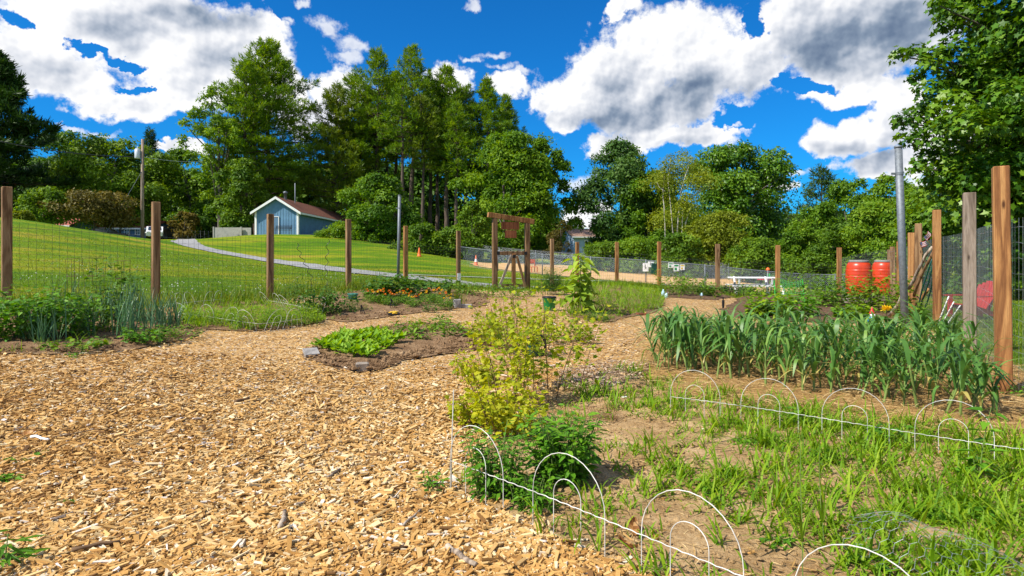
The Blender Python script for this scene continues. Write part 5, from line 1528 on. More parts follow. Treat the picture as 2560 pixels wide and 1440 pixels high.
# ------------------------------------------------------------------ furniture
def adirondack():
    b = Vector((8.35, 11.4, g1(8.35, 11.4))); r = thing('garden_chair', 'red slatted garden chair on the grass behind the wire fence', 'chair', b, math.radians(-80), scale=.76)
    m = M['red_plastic']
    g = Geo()
    for k in range(6): add_box(g, (0, -.26 + k * .095, .36 - k * .028), (.52, .08, .022))
    g.build('seat', m, r)
    R = Matrix.Rotation(math.radians(-24), 3, 'X')
    g = Geo()
    for k in range(6):
        x = -.225 + k * .09; h = .80 - abs(k - 2.5) * .05
        v, f = box_vf((0, 0, h / 2), (.082, .022, h)); v = v @ np.array(R).T + np.array([x, .25, .2]); g.add(v, f)
    g.build('backrest', m, r)
    for s in (-1, 1):
        g = Geo(); add_box(g, (s * .33, .0, .56), (.13, .74, .025)); g.build('armrest', m, r)
        g = Geo(); add_box(g, (s * .29, -.27, .27), (.05, .1, .56)); g.build('leg', m, r)
        g = Geo(); v, f = box_vf((0, 0, 0), (.04, .95, .11)); v = v @ np.array(Matrix.Rotation(math.radians(-17), 3, 'X')).T + np.array([s * .255, .16, .2]); g.add(v, f); g.build('leg', m, r)


adirondack()


def picnic():
    b = W(1882, 24.3); r = thing('picnic_table', 'white picnic table with attached benches beyond the far fence', 'picnic table', b, -.12)
    m = M['white_paint']
    for n, y, z, w in (('tabletop', 0, .74, .72), ('bench', -.62, .44, .26), ('bench', .62, .44, .26)):
        g = Geo(); k = max(1, int(w / .14))
        for q in range(k): add_cbox(g, (0, y - w / 2 + (q + .5) * w / k, z), (1.75, w / k - .012, .04), .004)
        g.build(n, m, r)
    for x in (-.6, .6):
        for s in (-1, 1):
            g = Geo(); L = .92; v, f = box_vf((0, 0, 0), (.065, .035, L)); a = s * .62
            v = v @ np.array(Matrix.Rotation(-a * .8, 3, 'X')).T + np.array([x + s * .024, s * -.42 * -1 * .9, .36]); g.add(v, f); g.build('leg', m, r)
        g = Geo(); add_box(g, (x + .06, 0, .40), (.04, 1.36, .08)); g.build('crossbar', m, r)


picnic()


def bucket():
    b = G(1373, 778); d = b.y; R = 17 / F * d; h = ZP(741, d) - b.z
    r = thing('bucket', 'bright green plastic bucket with a dark rim behind the yellow bushes', 'bucket', b)
    g = Geo(); add_lathe(g, [(0, 0), (R * .8, 0), (R * .84, .02), (R * .97, h * .86), (R * 1.0, h * .87), (R * 1.0, h * .9)], 28); g.build('body', M['green_plastic'], r, True)
    g = Geo(); add_lathe(g, [(R * 1.0, h * .9), (R * 1.06, h * .91), (R * 1.06, h * .99), (R * .98, h), (R * .95, h * .9), (R * .8, h * .4), (0, h * .35)], 28); g.build('rim', M['black_metal'], r, True)
    g = Geo(); a = np.linspace(0, PI, 14); add_tube(g, np.c_[R * 1.06 * np.cos(a), -R * 1.1 * np.sin(a) * .5 - .01, h * .93 - .12 * np.sin(a)], .004, 5); g.build('handle', M['galv'], r)


bucket()


def watering_can():
    b = G(1330, 893); d = b.y; r = thing('watering_can', 'dark green watering can with a looped black handle behind the currant bush', 'watering can', b); k = d / F
    h = 46 * k; R = 19 * k
    g = Geo(); add_lathe(g, [(0, 0), (R * .95, 0), (R, .01), (R * .92, h * .85), (R * .8, h), (R * .7, h), (R * .74, h * .8), (0, h * .75)], 24); g.build('body', M['dark_green'], r, True)
    g = Geo(); a = np.linspace(-1.25, 1.75, 16); add_tube(g, np.c_[R * .7 + 20 * k * np.cos(a), 0 * a, h * .62 + 28 * k * np.sin(a)], 3.4 * k, 8); g.build('handle', M['black_metal'], r, True)
    g = Geo(); add_tube(g, [(-R * .8, 0, h * .2), (-R * 1.4, 0, h * .6), (-R * 2.0, 0, h * 1.05)], np.array([.03, .02, .016]), 10); sp = g.build('spout', M['dark_green'], r, True)
    g = Geo(); add_lathe(g, [(.016, 0), (.04, .03), (.04, .04), (0, .045)], 12, (-R * 2.0, 0, h * 1.05)); g.build('rose', M['dark_green'], sp, True)


watering_can()


def gnome():
    b = W(2180, 10.2); zt = ZP(766, 10.2); h = zt - b.z; k = h / .36
    r = thing('garden_gnome', 'garden gnome with red pointed hat, white beard and blue coat', 'garden gnome', b, .2, scale=k * .98)
    g = Geo(); add_lathe(g, [(0, 0), (.07, 0), (.082, .03), (.085, .07), (.07, .13), (.05, .165), (.03, .18)], 20); g.build('coat', M['gnome_blue'], r, True)
    g = Geo(); add_lathe(g, [(.0, .15), (.035, .16), (.047, .19), (.045, .22), (.03, .24), (0, .245)], 18); hd = g.build('head', M['skin'], r, True)
    g = Geo(); add_lathe(g, [(0, -.012), (.009, -.006), (.011, 0), (.009, .006), (0, .012)], 8, (0, -.047, .20)); g.build('nose', M['skin'], hd, True)
    g = Geo()
    for s in (-.016, .016): add_lathe(g, [(0, -.004), (.004, 0), (0, .004)], 6, (s, -.044, .212))
    g.build('eye', M['black_metal'], hd)
    g = Geo(); add_lathe(g, [(0, .09), (.03, .11), (.05, .15), (.053, .185), (.045, .20), (.02, .20)], 16, (0, -.022, 0)); g.build('beard', M['white_paint'], r, True)
    g = Geo(); add_lathe(g, [(.056, .218), (.058, .226), (.046, .245), (.03, .29), (.014, .34), (0, .365)], 18); g.build('hat', M['gnome_red'], r, True)
    for s in (-1, 1):
        g = Geo(); add_tube(g, [(s * .055, -.005, .155), (s * .085, -.025, .11), (s * .045, -.075, .09)], [.022, .022, .018], 8); g.build('arm', M['gnome_blue'], r, True)
        g = Geo(); add_lathe(g, [(0, -.014), (.016, 0), (0, .014)], 8, (s * .036, -.082, .088)); g.build('hand', M['skin'], r, True)
        g = Geo(); add_lathe(g, [(0, .0), (.034, .004), (.03, .022), (0, .032)], 10, (s * .035, -.055, 0)); g.build('boot', M['black_metal'], r, True)


gnome()


def notices():
    for px, py, w, h, rot, lb, kind in [(1614, 668, 14, 21, 0, 'tall white notice wired to the chain link fence left of the green bin', 0), (1627, 661, 15, 14, .05, 'small white notice above the dark green bin', 0),
                               (1677, 663, 13, 13, 0, 'left white notice with green print right of the far post', 1), (1691, 669, 14, 18, 0, 'middle taller white notice with green print', 1), (1706, 668, 12, 14, 0, 'right yellowish notice of the three printed ones', 2)]:
        d = float(np.interp(px, [1500, 1800], [34, 32])) - .1; k = d / F; b = at(px, py, d)
        r = thing('fence_notice', lb, 'notice', b, 0, 'notices on the chain link fence')
        g = Geo(); add_box(g, (0, 0, 0), (w * k, .012, h * k), M=Matrix.Rotation(rot, 3, 'Y')); g.build('board', M['white_paint'], r)
        g = Geo()
        if kind == 0: add_box(g, (-.02, -.009, .03), (.03, .004, h * k * .5)); add_box(g, (.03, -.009, -.04), (.07, .004, .03))
        else:
            add_box(g, (0, -.009, .28 * h * k), (w * k * .74, .004, h * k * .2)); add_box(g, (-.12 * w * k, -.009, -.2 * h * k), (w * k * .4, .004, h * k * .34))
        g.build('print', M['black_metal' if kind == 0 else 'green_plastic' if kind == 1 else 'yellow'], r)
    d = 33.0; k = d / F; b = at(1634, 672, d)
    r = thing('waste_bin', 'dark green litter bin hanging tilted on the chain link fence', 'bin', b)
    T = np.array(Matrix.Rotation(.16, 3, 'Y'))
    g = Geo(); v = np.array([(x * s, y * s, z) for z, s in ((-13 * k, .74), (11 * k, 1)) for x, y in ((-7 * k, -.13), (7 * k, -.13), (7 * k, .1), (-7 * k, .1))]) @ T.T; g.add(v, [[0, 1, 5, 4], [1, 2, 6, 5], [2, 3, 7, 6], [3, 0, 4, 7], [3, 2, 1, 0]]); g.build('body', M['dark_green'], r)
    g = Geo(); v, f = box_vf((0, -.015, 12.3 * k), (15.5 * k, .27, .05)); g.add(v @ T.T, f); g.build('lid', M['dark_green'], r)


notices()


def cone(px, d, h, label, band):
    b = W(px, d); r = thing('traffic_cone', label, 'cone', b, .3)
    g = Geo(); add_lathe(g, [(.17, .025), (.13, .04), (.105, h * .35)], 16); add_lathe(g, [(.07, h * .62), (.03, h * .98), (0, h)], 16); add_box(g, (0, 0, .012), (.36, .36, .03)); g.build('body', M['orange'], r, True)
    g = Geo(); add_lathe(g, [(.105, h * .35), (.07, h * .62)], 16); g.build('band', M['white_paint' if band else 'orange'], r, True)


cone(1048, 44, .62, 'plain orange cone on the lawn below the bushes', False)
cone(1190, 42, .72, 'orange and white cone behind the chain link fence', True)


def small_red_chair():
    b = W(1333, 40); r = thing('small_chair', 'small red plastic chair on the chips seen through the gate', 'chair', b, .4); m = M['red_plastic']; m = M['orange']
    g = Geo(); add_box(g, (0, 0, .36), (.46, .44, .04)); g.build('seat', m, r)
    g = Geo(); add_box(g, (0, .22, .72), (.46, .04, .28)); g.build('backrest', m, r)
    for x in (-.2, .2):
        for y, h in ((-.19, .36), (.215, .74)): g = Geo(); add_box(g, (x, y, h / 2 - .02), (.045, .045, h)); g.build('leg', m, r)


small_red_chair()


def red_post():
    b = W(1920, 36); r = thing('marker_post', 'reddish post with a crossbar and lime tag in the dog run', 'marker post', b)
    g = Geo(); add_tube(g, [(0, 0, -.1), (0, 0, 1.25)], .05, 10); g.build('post', M['flag_red'], r, True)
    g = Geo(); add_tube(g, [(-.62, 0, .72), (.62, 0, .72)], .035, 8); g.build('crossbar', M['flag_red'], r, True)
    g = Geo(); add_lathe(g, [(0, 0), (.12, .02), (.12, .1), (.05, .18), (0, .2)], 12, (0, 0, 1.22)); g.build('cap', M['orange'], r, True)
    g = Geo(); add_box(g, (0, -.07, .98), (.17, .04, .2)); g.build('tag', M['net_green'], r)


red_post()


def net_panel():
    b = G(1975, 768); d = b.y; k = d / F; r = thing('plant_netting', 'bright green plastic netting held upright over the bean plants', 'netting', b)
    g = Geo()
    def P(u, v): return (-.32 + .64 * u + .05 * math.sin(v * 5), .12 * math.sin(u * 5) + .05 * v, .02 + .62 * v + .05 * math.sin(u * 7) * v)
    for i in range(13): add_tube(g, [P(i / 12, v) for v in np.linspace(0, 1, 10)], .0028, 4)
    for j in range(13): add_tube(g, [P(u, j / 12) for u in np.linspace(0, 1, 12)], .0028, 4)
    g.build('net', M['net_green'], r)
    for u in (0, 1): g = Geo(); a = P(u, 0); add_tube(g, [(a[0], a[1], -.1), P(u, 1)], .008, 6); g.build('stake', M['net_green'], r)


net_panel()

# cages, spiral stakes and little stands
for px, py, hpx, wpx, lb in [(182, 790, 143, 30, 'narrow rusty tomato cage among the left plants'), (236, 785, 140, 52, 'wider rusty tomato cage around the tall left plant'), (306, 770, 118, 34, 'short rusty tomato cage right of the tall left plant'), (1385, 728, 34, 28, 'thin wire ring cage around the dark bush by the gate')]:
    b = W(px, 8.9) if px < 400 else G(px, py + 10); d = b.y; k = d / F; H = ZP(py - hpx, d) - b.z; R = wpx / 2 * k
    r = thing('plant_cage', lb, 'plant cage', b)
    a = np.linspace(0, 2 * PI, 20)
    for u in (.35, .7, 1.0): g = Geo(); add_tube(g, np.c_[R * (.55 + .45 * u) * np.cos(a), R * (.55 + .45 * u) * np.sin(a), 0 * a + H * u], .003, 4); g.build('ring', M['rust' if px < 400 else 'galv'], r)
    for q in range(4): g = Geo(); c, s = math.cos(q * PI / 2 + .4), math.sin(q * PI / 2 + .4); add_tube(g, [(R * .5 * c, R * .5 * s, -.1), (R * c, R * s, H)], .003, 4); g.build('leg', M['rust' if px < 400 else 'galv'], r)
for pts, lb in [([(742, 608), (752, 640), (768, 668), (782, 705)], 'left wavy dark plant spiral leaning by the shed post'), ([(820, 598), (818, 640), (815, 680), (818, 718)], 'right wavy dark plant spiral standing nearly upright')]:
    d = 14.5; b = at(*pts[-1], d); r = thing('plant_spiral', lb, 'plant spiral', b)
    p = np.array([at(x, y, d) - b for x, y in pts]); u = np.linspace(0, 1, 60); q = np.stack([np.interp(u, np.linspace(0, 1, 4), p[:, j]) for j in range(3)], 1)
    q[:, 0] += .035 * np.sin(u * 30); q[:, 1] += .035 * np.cos(u * 30); q[0] = q[0]; q = np.concatenate([q, q[-1:] - [0, 0, .35]])
    g = Geo(); add_tube(g, q, .0065, 5); g.build('wire', M['black_metal'], r)
for px, py, lb in [(905, 792, 'left small black metal plant stand on the flower bed soil'), (980, 776, 'right small black metal plant stand among the marigolds')]:
    b = G(px, py); k = b.y / F; r = thing('plant_stand', lb, 'plant stand', b, .5, 'small black plant stands')
    for a, c in (((-6 * k, 0, -.03), (-2 * k, 0, 30 * k)), ((10 * k, -.06, -.03), (-2 * k, 0, 30 * k)), ((6 * k, .1, -.03), (-2 * k, 0, 30 * k))): g = Geo(); add_tube(g, [a, c], .007, 5); g.build('leg', M['black_metal'], r)
    g = Geo(); add_tube(g, [(-4 * k, 0, 14 * k), (4 * k, -.03, 14 * k)], .006, 5); g.build('crossbar', M['black_metal'], r)
b = G(1808, 772); g = Geo(); add_tube(g, [(0, 0, -.05), (0, 0, .12), (0, 0, .2)], [.02, .03, .03], 8); add_tube(g, [(0, 0, .2), (.0, 0, .27)], .012, 6); o = g.build('black_stake', M['black_metal']); o.location = b; tag(o, 'small black stake standing on the chip path', 'garden light')  # a plain dark stake, no lamp
for px, py, h, lb in [(1657, 746, .22, 'taller pale blue bottle by the corner bed'), (1664, 748, .14, 'lower pale blue bottle leaning beside the taller one'), (1752, 746, .13, 'pale bottle lying at the leafy corner bed'), (1958, 744, .3, 'white bottle upright between the bean plants')]:
    b = G(px, py); g = Geo(); add_lathe(g, [(0, 0), (.045, 0), (.05, .02), (.05, h * .65), (.02, h * .85), (.02, h), (0, h)], 12); o = g.build('plastic_bottle', M['bottle' if px < 1900 else 'white_paint'], smooth=True); o.location = b + Vector((0, 0, .04)); o.rotation_euler = (.1, .25 if h < .2 else .05, 0); tag(o, lb, 'bottle')
b = G(882, 757); g = Geo(); add_lathe(g, [(0, 0), (.08, 0), (.10, .16), (.11, .17), (.11, .19), (.095, .19), (.08, .12), (0, .11)], 18); o = g.build('plant_pot', M['teal'], smooth=True); o.location = b; tag(o, 'teal plastic plant pot in front of the post right of the shed', 'plant pot')


def lump(name, label, cat, px, py, size, mat, rz=0.0, seed=1, tilt=0.0, lift=.3):
    r = np.random.default_rng(seed); g = Geo()
    add_cbox(g, (0, 0, 0), size, min(size) * .12)
    g.v[0] += r.normal(0, min(size) * .03, g.v[0].shape)
    o = g.build(name, M[mat]); o.location = G(px, py) + Vector((0, 0, size[2] * lift + .03)); o.rotation_euler = (tilt, 0, rz)
    return tag(o, label, cat)


lump('concrete_block', 'small square concrete block at the front of the lettuce bed', 'block', 905, 932, (.115, .09, .085), 'concrete', .25, 1)
lump('stone_slab', 'flat grey slab tilted at the left end of the lettuce bed', 'slab', 778, 898, (.15, .12, .03), 'stone', .6, 2, .5, 1.4)
lump('wooden_plank', 'short dark wooden plank lying before the onion bed', 'plank', 285, 862, (.21, .07, .03), 'cedar_brown', .02, 3)
lump('wooden_plank', 'small red brown board on the chips by the weed patch', 'plank', 1606, 790, (.24, .08, .03), 'red_board', .1, 4)
lump('stone', 'pale upright stone below the grass clump near the marigolds', 'stone', 1143, 772, (.14, .1, .2), 'stone', .4, 5)
lump('stone', 'flat pale stone right of the upright stone', 'stone', 1166, 772, (.22, .12, .07), 'stone', .1, 6)
lump('stone', 'small white stone on the sandy soil near the dry weed', 'stone', 1563, 1010, (.045, .04, .03), 'white_paint', .4, 7)
b = G(985, 795); r = thing('garden_glove', 'black glove with yellow fingers lying on the soil by the flowers', 'glove', b + Vector((0, 0, .05)), .2)
g = Geo(); add_cbox(g, (0, 0, .02), (.2, .11, .045), .015); g.build('palm', M['black_metal'], r)
for k in range(4): g = Geo(); add_tube(g, [(.02 + k * .018, -.05 + k * .025, .045), (-.04 + k * .02, -.03 + k * .025, .055), (-.09 + k * .02, -.035 + k * .027, .045)], [.012, .013, .009], 6); g.build('finger', M['yellow'], r, True)
g = Geo(); add_tube(g, [(.05, -.05, .035), (.0, -.08, .04), (-.03, -.085, .035)], [.013, .013, .01], 6); g.build('thumb', M['yellow'], r, True)
for a, c, rad, m, lb in [((1118, 1392), (1190, 1436), .013, 'drift', 'grey split driftwood stick at the bottom edge of the chips'), ((1008, 1335), (1052, 1298), .006, 'drift', 'thin curved grey stick on the chips near the bottom'), ((588, 1018), (622, 1008), .014, 'twig', 'dark bark piece on the chips left of centre'), ((78, 1108), (122, 1115), .009, 'white_paint', 'white wood splinter near the left edge'),
                         ((130, 1110), (300, 1085), .004, 'twig', 'long dark twig on the chips near the left edge'), ((180, 1400), (300, 1380), .008, 'twig', 'dark twig on the chips in the bottom left'), ((820, 1215), (850, 1190), .009, 'drift', 'small dark grey stick in the middle of the chips'), ((700, 1345), (712, 1302), .012, 'drift', 'flat grey bark piece standing out on the chips'), ((1470, 946), (1560, 938), .01, 'drift', 'grey weathered stick on the mulch beside the garlic')]:
    p, q = G(*a), G(*c); stick('wood_stick', lb, p + Vector((0, 0, .035)), q + Vector((0, 0, .035)), rad, m, 'stick', n=7, taper=.7, bend=.004)
for px, py, rz, lb in [(2155, 1212, .4, 'curled orange brown dead leaf among the crabgrass'), (1583, 1372, 1.4, 'upright tan dead leaf at the front wire hoops'), (1592, 1405, 2.4, 'rust coloured dead leaf flat on the sandy soil'), (2335, 1160, .1, 'brown dead leaf under the fourth rear hoop'), (45, 1108, .6, 'brown dead leaf on the chips at the left edge')]:
    g = Geo(); u = np.linspace(0, 1, 7); w = .022 * np.sin(PI * np.clip(u, .04, .97)) ** .8; L = .085
    v = np.stack([np.stack([u * L, s * w, .012 * np.abs(s) + .03 * (u - .5) ** 2 * 4 * .5], 1) for s in (-1, 0, 1)], 1).reshape(-1, 3)
    i = np.arange(6)[:, None] * 3; g.add(v, np.concatenate([np.stack([i + j, i + j + 1, i + j + 4, i + j + 3], -1).reshape(-1, 4) for j in (0, 1)]), rng.random(12))
    o = g.build('dead_leaf', M['dead_leaf'], smooth=True); o.location = G(px, py) + Vector((0, 0, .035)); o.rotation_euler = (.3, -.5 if px == 1583 else -.1, rz); tag(o, lb, 'leaf')


# ------------------------------------------------------------------ white wire hoop edging
def hoop_edging(label, pts_s, line, hoop_w, h=.355, rail=.155, rw=.0018, lean=None, inner=True, seed=1):
    """line: function s -> (x, y); pts_s: where hoops start along it"""
    r0 = np.random.default_rng(seed); a = line(pts_s[0]); r = thing('hoop_edging', label, 'garden edging', (a[0], a[1], g1(*a)), group='white wire hoop edgings'); o = np.array(r.location)
    def P(s, z, ln=(0, 0)): x, y = line(s); return np.array([x + ln[0] * z, y + ln[1] * z, g1(x, y) + z]) - o
    def arch(s0, w, hh, ln):
        R = w / 2; q = [P(s0, -.06, ln)] + [P(s0, z, ln) for z in np.linspace(0, hh - R, 4)]
        q += [P(s0 + R - R * math.cos(t), hh - R + R * math.sin(t), ln) for t in np.linspace(.2, PI - .2, 13)]
        return q + [P(s0 + w, z, ln) for z in np.linspace(hh - R, 0, 4)] + [P(s0 + w, -.06, ln)]
    for s in pts_s:
        ln = r0.normal(0, lean, 2) if lean else (0, 0)
        g = Geo(); add_tube(g, arch(s, hoop_w, h, ln), rw, 7); g.build('hoop', M['white_wire'], r, True)
        if inner: g = Geo(); add_tube(g, arch(s + hoop_w * .31, hoop_w * .38, h * .72, ln), rw * .95, 7); g.build('inner_hoop', M['white_wire'], r, True)
    for nm, z, k in (('rail', rail, 1.08), ('ground_rail', .018, 1.0)):
        g = Geo(); ss = np.arange(pts_s[0], pts_s[-1] + hoop_w + .01, .02 if lean is None else .06); ph = np.arange(len(ss))
        add_tube(g, [P(s, z + .002 * math.sin(q * 2.1) + .006 * math.sin(s * 3)) for s, q in zip(ss, ph)], rw * k, 6); g.build(nm, M['white_wire'], r, True)
    return r


hoop_edging('large white wire hoop edging along the front of the sandy bed', [0, .55, 1.08, 1.60, 2.13], lambda s: (-.291 + .685 * s, 2.954 - .729 * s), .37)
hoop_edging('white wire hoop edging between the crabgrass and the garlic', [0, .48, .957, 1.424, 1.9], lambda s: (1.09 + .78 * s, 4.30 - .62 * s), .345, rw=.0015)
A_ = [np.array(G(*p))[:2] for p in [(448, 806), (520, 816), (590, 826), (650, 833), (700, 828), (770, 818)]]; c_ = np.concatenate([[0], np.cumsum([np.linalg.norm(b - a) for a, b in zip(A_[:-1], A_[1:])])])
hoop_edging('bent white wire hoops around the weedy bed on the left', list(np.arange(0, c_[-1] - .3, .42)), lambda s: (float(np.interp(s, c_, [p[0] for p in A_])), float(np.interp(s, c_, [p[1] for p in A_]))), .31, .30, .13, .0019, .28, True, 5)
a_, b_ = np.array(G(672, 772))[:2], np.array(G(815, 800))[:2]; l_ = np.linalg.norm(b_ - a_)
hoop_edging('leaning white wire hoops at the back corner of the weedy bed', list(np.arange(0, l_ - .2, .4)), lambda s: tuple(a_ + (b_ - a_) * s / l_), .28, .33, .15, .0019, .3, True, 8)
a2, b2 = np.array(G(445, 782))[:2], np.array(G(560, 768))[:2]; l2 = np.linalg.norm(b2 - a2)
hoop_edging('thin white wire hoops beside the onions at the weedy bed', list(np.arange(0, l2 - .1, .3)), lambda s: tuple(a2 + (b2 - a2) * s / l2), .2, .32, .15, .0019, .3, False, 9)
b = Vector((-.288, 2.96, g1(-.288, 2.96))); g = Geo(); add_tube(g, [(0, 0, -.05), (.004, 0, .26), (.012, 0, .49)], .0026, 6); o = g.build('wire_rod', M['white_wire']); o.location = b; tag(o, 'straight thin white rod at the left end of the front hoops', 'rod')


def chicken_wire():
    b = Vector((1.52, 2.15, g1(1.52, 2.15) + .02)); r = thing('chicken_wire', 'crumpled grey chicken wire lying in the grass at the bottom right', 'chicken wire', b, -.75)
    g = Geo(); q = np.random.default_rng(3); a = .026; L, nn = .62, 16
    def S(u, v):  # sheet coordinates to a squashed roll
        th = v / .16; rad = .16 + .03 * math.sin(u * 9)
        return (u - L / 2, -rad * math.cos(th) * 1.1, rad * math.sin(th) * .85 - .01 + .012 * math.sin(u * 23 + v * 17))
    n = int(L / (a * 1.732)); mrow = int(PI * .16 / (a * 1.5))
    for i in range(n):
        for j in range(mrow):
            u0 = i * a * 1.732 + (j % 2) * a * .866; v0 = j * a * 1.5
            c = [(u0, v0), (u0, v0 + a), (u0 + a * .866, v0 + a * 1.5), (u0 - a * .866, v0 + a * 1.5)]
            for p, w in ((c[0], c[1]), (c[1], c[2]), (c[1], c[3])): add_tube(g, [S(*p), S(*w)], .0006, 3, cap=False)
    g.build('wire', M['wire_light'], r)


chicken_wire()


# ------------------------------------------------------------------ plants of the beds
def stemmed(root, n, h, spread, leaf, asp, nodes, shape, mat, stem_r=.003, leanm=.35, per=2, start=.15, el=.35, curl=.25, stemmat='stem', tmid=.5, taper=.5, seed=1, jit=.25, fold=.15, petiole=.4, fill=0, njit=.25):
    r = np.random.default_rng(seed); gs, gl = Geo(), Geo(); P, D, Nn, L, T = [], [], [], [], []
    for k in range(n):
        a = r.uniform(0, 2 * PI); rr = spread * math.sqrt(r.random()) * .45; ln = r.uniform(.15, 1) * leanm; hh = h * r.uniform(.62, 1.0)
        base = np.array([math.cos(a) * rr, math.sin(a) * rr, -.02]); a2 = a + r.normal(0, .5)
        tip = base + np.array([math.cos(a2) * math.sin(ln), math.sin(a2) * math.sin(ln), math.cos(ln)]) * hh
        u = np.linspace(0, 1, 6)[:, None]; pts = base + (tip - base) * u + np.array([math.cos(a2), math.sin(a2), 0]) * (.12 * hh * (u - u ** 2)) * -1
        if n <= 4: gs = Geo()
        add_tube(gs, pts, np.linspace(stem_r, stem_r * .45, 6), 5, cap=False)
        if n <= 4: gs.build('stem', M[stemmat], root, True)
        ph = r.uniform(0, PI)
        for q in range(nodes):
            s = start + (1 - start) * (q + r.uniform(-.2, .2) + .5) / nodes; s = min(s, 1.0)
            p = np.array([np.interp(s, u[:, 0], pts[:, j]) for j in range(3)])
            for w in range(per):
                az = ph + q * 1.57 * (1 if per == 2 else 1.53) + w * 2 * PI / per + r.normal(0, jit); e = el * (1 - .2 * s) + r.normal(0, .22)
                dv = np.array([math.cos(az) * math.cos(e), math.sin(az) * math.cos(e), math.sin(e)])
                lf = leaf * (1 - taper * abs(s - .45)) * r.uniform(.65, 1.2)
                P.append(p + dv * lf * petiole); D.append(dv); L.append(lf); T.append(np.clip(tmid + r.normal(0, .2) + .12 * (s - .5), 0, 1))
                Nn.append(np.array([-math.cos(az) * math.sin(e), -math.sin(az) * math.sin(e), math.cos(e)]) + r.normal(0, njit, 3))
    for k in range(fill):
        a = r.uniform(0, 2 * PI); s = math.sqrt(r.random()); e = r.uniform(-.2, .9)
        P.append(np.array([math.cos(a) * s * spread * .55, math.sin(a) * s * spread * .55, h * r.uniform(.1, .85) * (1 - .35 * s)])); D.append(np.array([math.cos(a) * math.cos(e), math.sin(a) * math.cos(e), math.sin(e) * .5]) + r.normal(0, .4, 3)); L.append(leaf * r.uniform(.6, 1.1)); T.append(np.clip(tmid + r.normal(0, .22), 0, 1)); Nn.append(np.array([0, 0, 1.]) + r.normal(0, .35, 3))
    L = np.array(L); add_leaves(gl, np.array(P), np.array(D), nrm(np.array(Nn)), L, L * asp, np.array(T), shape, curl, fold)
    if n > 4: gs.build('stems', M[stemmat], root, True)
    gl.build('leaves', M[mat], root)


def plant(name, label, cat, px, py, hpx, wpx, group=None, d=None, **kw):
    b = W(px, d) if d else G(px, py); k = b.y / F
    r = thing(name, label, cat, b + Vector((0, 0, .02)), 0, group)
    kw.setdefault('seed', int(px * 3 + py)); stemmed(r, h=hpx * k, spread=wpx * k, **kw)
    return r


# left bed
plant('potato_plant', 'dense leafy potato plant at the far left end of the bed', 'plant', 40, 856, 150, 160, n=30, leaf=.075, asp=.8, nodes=7, shape='heart', mat='mint', leanm=.6, fill=420)
plant('potato_plant', 'dense leafy potato plant second from the left edge', 'plant', 135, 850, 158, 160, n=28, leaf=.07, asp=.8, nodes=7, shape='heart', mat='mint', leanm=.55, fill=360)
plant('potato_plant', 'leafy potato plant beneath the wider tomato cage', 'plant', 235, 836, 140, 130, n=20, leaf=.07, asp=.75, nodes=7, shape='heart', mat='veg', leanm=.5, fill=180)
plant('tomato_plant', 'tall loose tomato plant rising above the onions at left', 'plant', 272, 808, 190, 110, n=16, leaf=.085, asp=.8, nodes=10, shape='lobed', mat='veg_dark', leanm=.3, start=.1, tmid=.75, fill=90)
plant('strawberry_plant', 'low rounded strawberry plant in front of the right onions', 'plant', 365, 862, 55, 95, n=14, leaf=.06, asp=.9, nodes=4, shape='lobed', mat='mint', leanm=.7, fill=120)
plant('strawberry_plant', 'low strawberry plant at the front edge of the left bed', 'plant', 190, 880, 40, 110, n=12, leaf=.06, asp=.8, nodes=4, shape='lobed', mat='veg', leanm=.9, tmid=.65, fill=80)
plant('strawberry_plant', 'yellowing trailing plant at the right end of the left bed', 'plant', 445, 850, 42, 100, n=12, leaf=.05, asp=.8, nodes=4, shape='lobed', mat='veg', leanm=.9, tmid=.75, fill=60)
plant('small_weed', 'small weed on the chips in front of the left bed', 'weed', 178, 896, 14, 40, n=6, leaf=.04, asp=.7, nodes=3, shape='oval', mat='mint', leanm=1.0)


def onion(px, py, hpx, label, n=34, d=None):
    b = G(px, py); k = b.y / F; r = thing('onion_clump', label, 'onion plant', b + Vector((0, 0, .03)), group='onion clumps in the left bed')
    g = Geo(); q = np.random.default_rng(int(px)); a = q.uniform(0, 2 * PI, n); p = np.stack([q.normal(0, .085, n), q.normal(0, .085, n), np.zeros(n)], 1)
    for rot in (0, PI / 2): add_blades(g, p, a, hpx * k * q.uniform(.65, 1.3, n), .011, q.uniform(.02, .42, n), q.uniform(.0, .7, n), np.clip(q.normal(.5, .2, n), 0, 1), 5, .8)
    g.build('leaves', M['onion'], r, True)
    g = Geo()
    for i in range(5): add_lathe(g, [(0, -.02), (.016, 0), (.012, .03), (.007, .06)], 8, p[i])
    g.build('bulb', M['garlic_stem'], r, True)


for i, (px, py, hp, lb) in enumerate([(120, 866, 88, 'onion clump with long bent leaves at the front left'), (165, 800, 90, 'onion clump behind the left potato plants'), (250, 832, 95, 'onion clump below the wider tomato cage'), (322, 852, 118, 'tallest blue green onion clump in the middle of the bed'), (345, 815, 100, 'onion clump directly left of the knotted post'),
                                  (285, 808, 92, 'onion clump under the tall tomato plant'), (398, 830, 95, 'onion clump in front of the knotted post'), (425, 828, 80, 'rightmost onion clump of the left bed'), (205, 850, 82, 'onion clump between the strawberry and potato plants'), (70, 855, 80, 'onion clump among the potato plants at the far left')]):
    onion(px, py, hp, lb)

